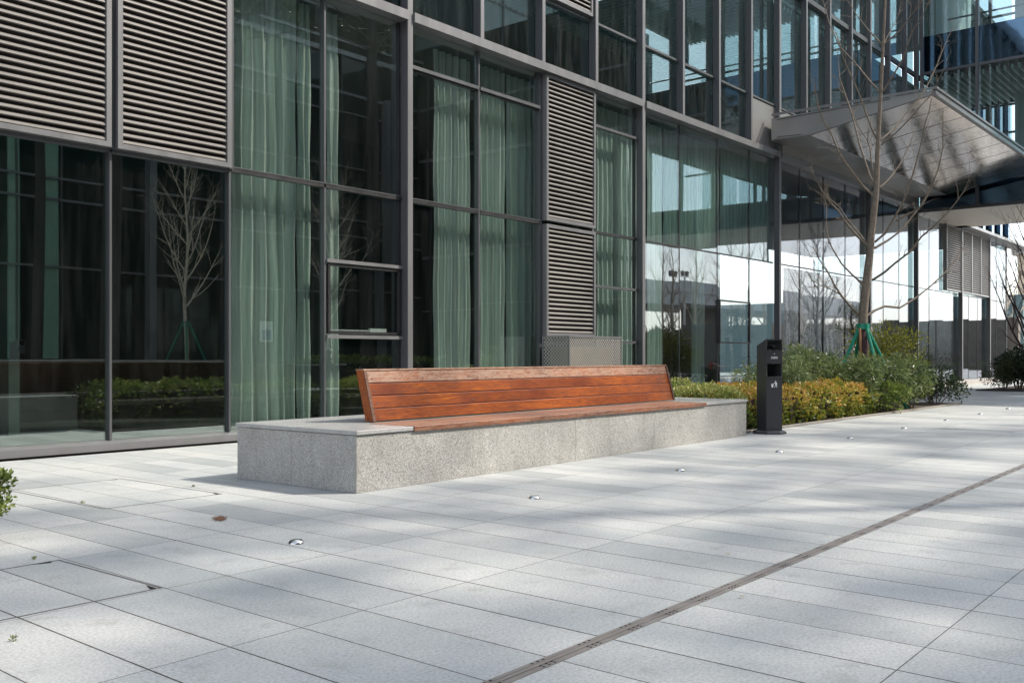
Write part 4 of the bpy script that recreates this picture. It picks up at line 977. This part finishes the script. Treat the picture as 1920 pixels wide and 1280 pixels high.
for i,(px,t) in enumerate(((1259,58),(1290,60))):
    p=at(px,667,t); q=thing('floodlight_pole','twin headed floodlight pole mirrored in glass, '+('left one' if i==0 else 'right one')+' of the pair','floodlight',(p.x,2*YG-p.y,0),0,'floodlight poles beyond the wing')
    MB().tube([(0,0,-.05),(0,0,5.75)],[.09,.05],8).box(-.42,.42,-.04,.04,5.76,5.82).build('pole',MT['plastic'],q)
    for s in (-1,1): MB().box(s*.27-.13,s*.27+.13,-.08,.08,5.83,6.12,b=.02).build('lamp_head',MT['concrete'],q)
for i,(px,t) in enumerate(((1337,38),(1353,39))):
    p=at(px,667,t); q=thing('traffic_cone','orange red traffic cone mirrored in glass, %s end of the barrier pole'%('left' if i==0 else 'inner right'),'traffic cone',(p.x,2*YG-p.y,0),0,'cones mirrored in the glass')
    MB().tube([(0,0,.03),(0,0,.35)],[.15,.10],14).build('lower_cone',MT['grn'],q); MB().tube([(0,0,.351),(0,0,.75)],[.10,.03],14).build('upper_cone',MT['red'],q); MB().box(-.2,.2,-.2,.2,0,.03,b=.005).build('cone_base',MT['grn'],q)
p=at(1337,667,38); q=at(1440,667,44)
bp=MB(); 
A=Vector((p.x,2*YG-p.y,.62)); Bv=Vector((q.x,2*YG-q.y,.62)); 
for i in range(12): bp.tube([A.lerp(Bv,i/12)-A,A.lerp(Bv,(i+1)/12)-A],.03,6,mi=i%2)
o=bp.build('barrier_pole',[MT['red'],MT['white']]); o.location=A; tag(o,'red and white barrier pole resting on the cones mirrored in the glass','barrier')
p=at(1292,667,40); shrub('mirrored_shrub','yellow green twiggy shrub on the far path mirrored in the right glass',p.x,2*YG-p.y,1.1,.9,1.3,3500,MT['lf_yel'],(.10,.03),seed=90,clumps=12)
tl=MB(); rr=random.Random(77)
for i in range(15000):
    y=rr.uniform(-42,-9); hh=2.9+1.2*fbm((y,1,2),.22); z=hh*rr.random()**.8; 
    leafmesh(tl,Vector((78+rr.uniform(-2,2),y,z)),rdir(rr,.4),rdir(rr),rr.uniform(.4,.9),rr.uniform(.10,.25),min(1,max(0,.5+.5*fbm((y,z,0),.5)+rr.uniform(-.2,.2))))
o=tl.build('treeline',leaf_mat('brown_thicket',[(0,(.08,.075,.05)),(.5,(.20,.17,.12)),(1,(.34,.28,.21))])); tag(o,'brownish thicket of far trees beneath the overpass mirrored in the right glass','treeline',None,'stuff')
lw=thing('added_dark_wall','low grey wall added to darken the reflection in the far right glass panes','wall',(84,0,0)); MB().box(0,.4,-10,13,-.05,3.9).build('wall_face',MT['wall'],lw)  # added wall, its shaded side keeps bright sky out of the lobby reflection
cw=thing('concrete_wall','pale concrete wall panel mirrored behind the framed window','wall',(46.5,-3.5,0)); MB().box(-.2,.2,-3,2.6,-.05,2.6).build('wall_panel',MT['concrete'],cw); MB().box(-.22,-.2,-.6,.3,0,2.0).build('dark_doorway',MT['black'],cw)
gw=thing('granite_wall','brown grey granite wall standing past the end of the glass facade','wall',(48,15,0)); MB().box(0,.4,-4.7,7,-.05,2.72).build('wall_face',MT['wall'],gw)
tw=thing('teal_fence_wall','teal panel wall rising behind the granite wall','wall',(56,18,0)); MB().box(0,.3,-6.2,16,-.05,4.2).build('wall_face',MT['teal'],tw)
bb=thing('beige_building','pale beige stone building glimpsed past the bare tree at the right edge','building',(66,10,0)); MB().box(0,10,-1.5,4.2,-.05,7.2).build('stone_walls',MT['beige'],bb)
for i in range(2): MB().box(-.05,-.002,-.6+i*2.4,.5+i*2.4,1.0,2.6).build('window',MT['oppglass'],bb)
MB().box(-.3,10.3,-1.8,4.5,7.2,7.6).build('roof_edge',MT['concrete'],bb)
sh=hedge_box('hedge','low clipped hedge at the foot of the granite wall seen through the glass',46.0,47.6,10.5,18,.6,3500,MT['lf_green'],.10,seed=8)
for i,(x,y) in enumerate(((58,9.5),(52,11.8),(60,16.5))): bare_tree('rear_bare_tree','bare tree beyond the end of the building, %s'%('behind the purple tree','over the granite wall end','seen through the lobby glass')[i],(x,y,0),(7.5,7.0,7.6)[i],80+i,.28,16,8,'barkp',.2,.10,'bare trees beyond the building end',lvl2=4)
# white sign across, mirrored in curtain glass
sg=thing('info_sign','blue and white information sign on a post mirrored in the curtained pane','sign',(17.3,-3.9,0)); MB().cyl(0,0,.05,1.9,.03,8).build('post',MT['alu_l'],sg); MB().box(-.22,.22,-.02,.02,1.5,2.1,b=.005).build('sign_board',MT['plastic'],sg); MB().box(-.15,.15,.021,.024,1.55,1.85).build('blue_symbol',MT['blue'],sg)
# ------------------------------------------------------------------ camera, light, world
cd=bpy.data.cameras.new('camera'); cam=bpy.data.objects.new('camera',cd); C.objects.link(cam)
cam.location=(0,0,1); cam.rotation_euler=(math.pi/2,0,-math.atan2(FX,FY)); cd.sensor_width=36; cd.lens=F/1920*36; cd.shift_y=27/1920; cd.clip_end=2000; cd.clip_start=.05
SC.camera=cam
EL=math.radians(45); tx,ty=-.72,.694     # horizontal travel direction of sunlight
sd=bpy.data.lights.new('sun','SUN'); sd.energy=2.9; sd.angle=math.radians(1.5); sd.color=(1,.92,.80)
so=bpy.data.objects.new('sun',sd); C.objects.link(so)
dirv=Vector((tx*math.cos(EL),ty*math.cos(EL),-math.sin(EL))); so.rotation_euler=dirv.to_track_quat('-Z','Y').to_euler(); so.location=(30,-30,40)
w=bpy.data.worlds.new('World'); SC.world=w; w.use_nodes=True; nt=w.node_tree; nt.nodes.clear()
sk=nt.nodes.new('ShaderNodeTexSky'); sk.sky_type='NISHITA'; sk.sun_disc=False; sk.sun_elevation=EL
sk.sun_rotation=math.atan2(-tx,-ty)   # azimuth clockwise from +Y
sk.dust_density=1.2; sk.air_density=1.0; sk.ozone_density=1.0
bg=nt.nodes.new('ShaderNodeBackground'); bg.inputs[1].default_value=.15; wo=nt.nodes.new('ShaderNodeOutputWorld')
hs=nt.nodes.new('ShaderNodeHueSaturation'); hs.inputs['Saturation'].default_value=.42; hs.inputs['Value'].default_value=1.5
nt.links.new(sk.outputs[0],hs.inputs['Color']); nt.links.new(hs.outputs[0],bg.inputs[0]); nt.links.new(bg.outputs[0],wo.inputs[0])
SC.view_settings.view_transform='Standard'; SC.view_settings.look='None'; SC.view_settings.exposure=.86; SC.view_settings.gamma=1
cy=SC.cycles; cy.max_bounces=10; cy.diffuse_bounces=3; cy.glossy_bounces=5; cy.transmission_bounces=6; cy.transparent_max_bounces=24; cy.sample_clamp_indirect=6
cy.caustics_reflective=False
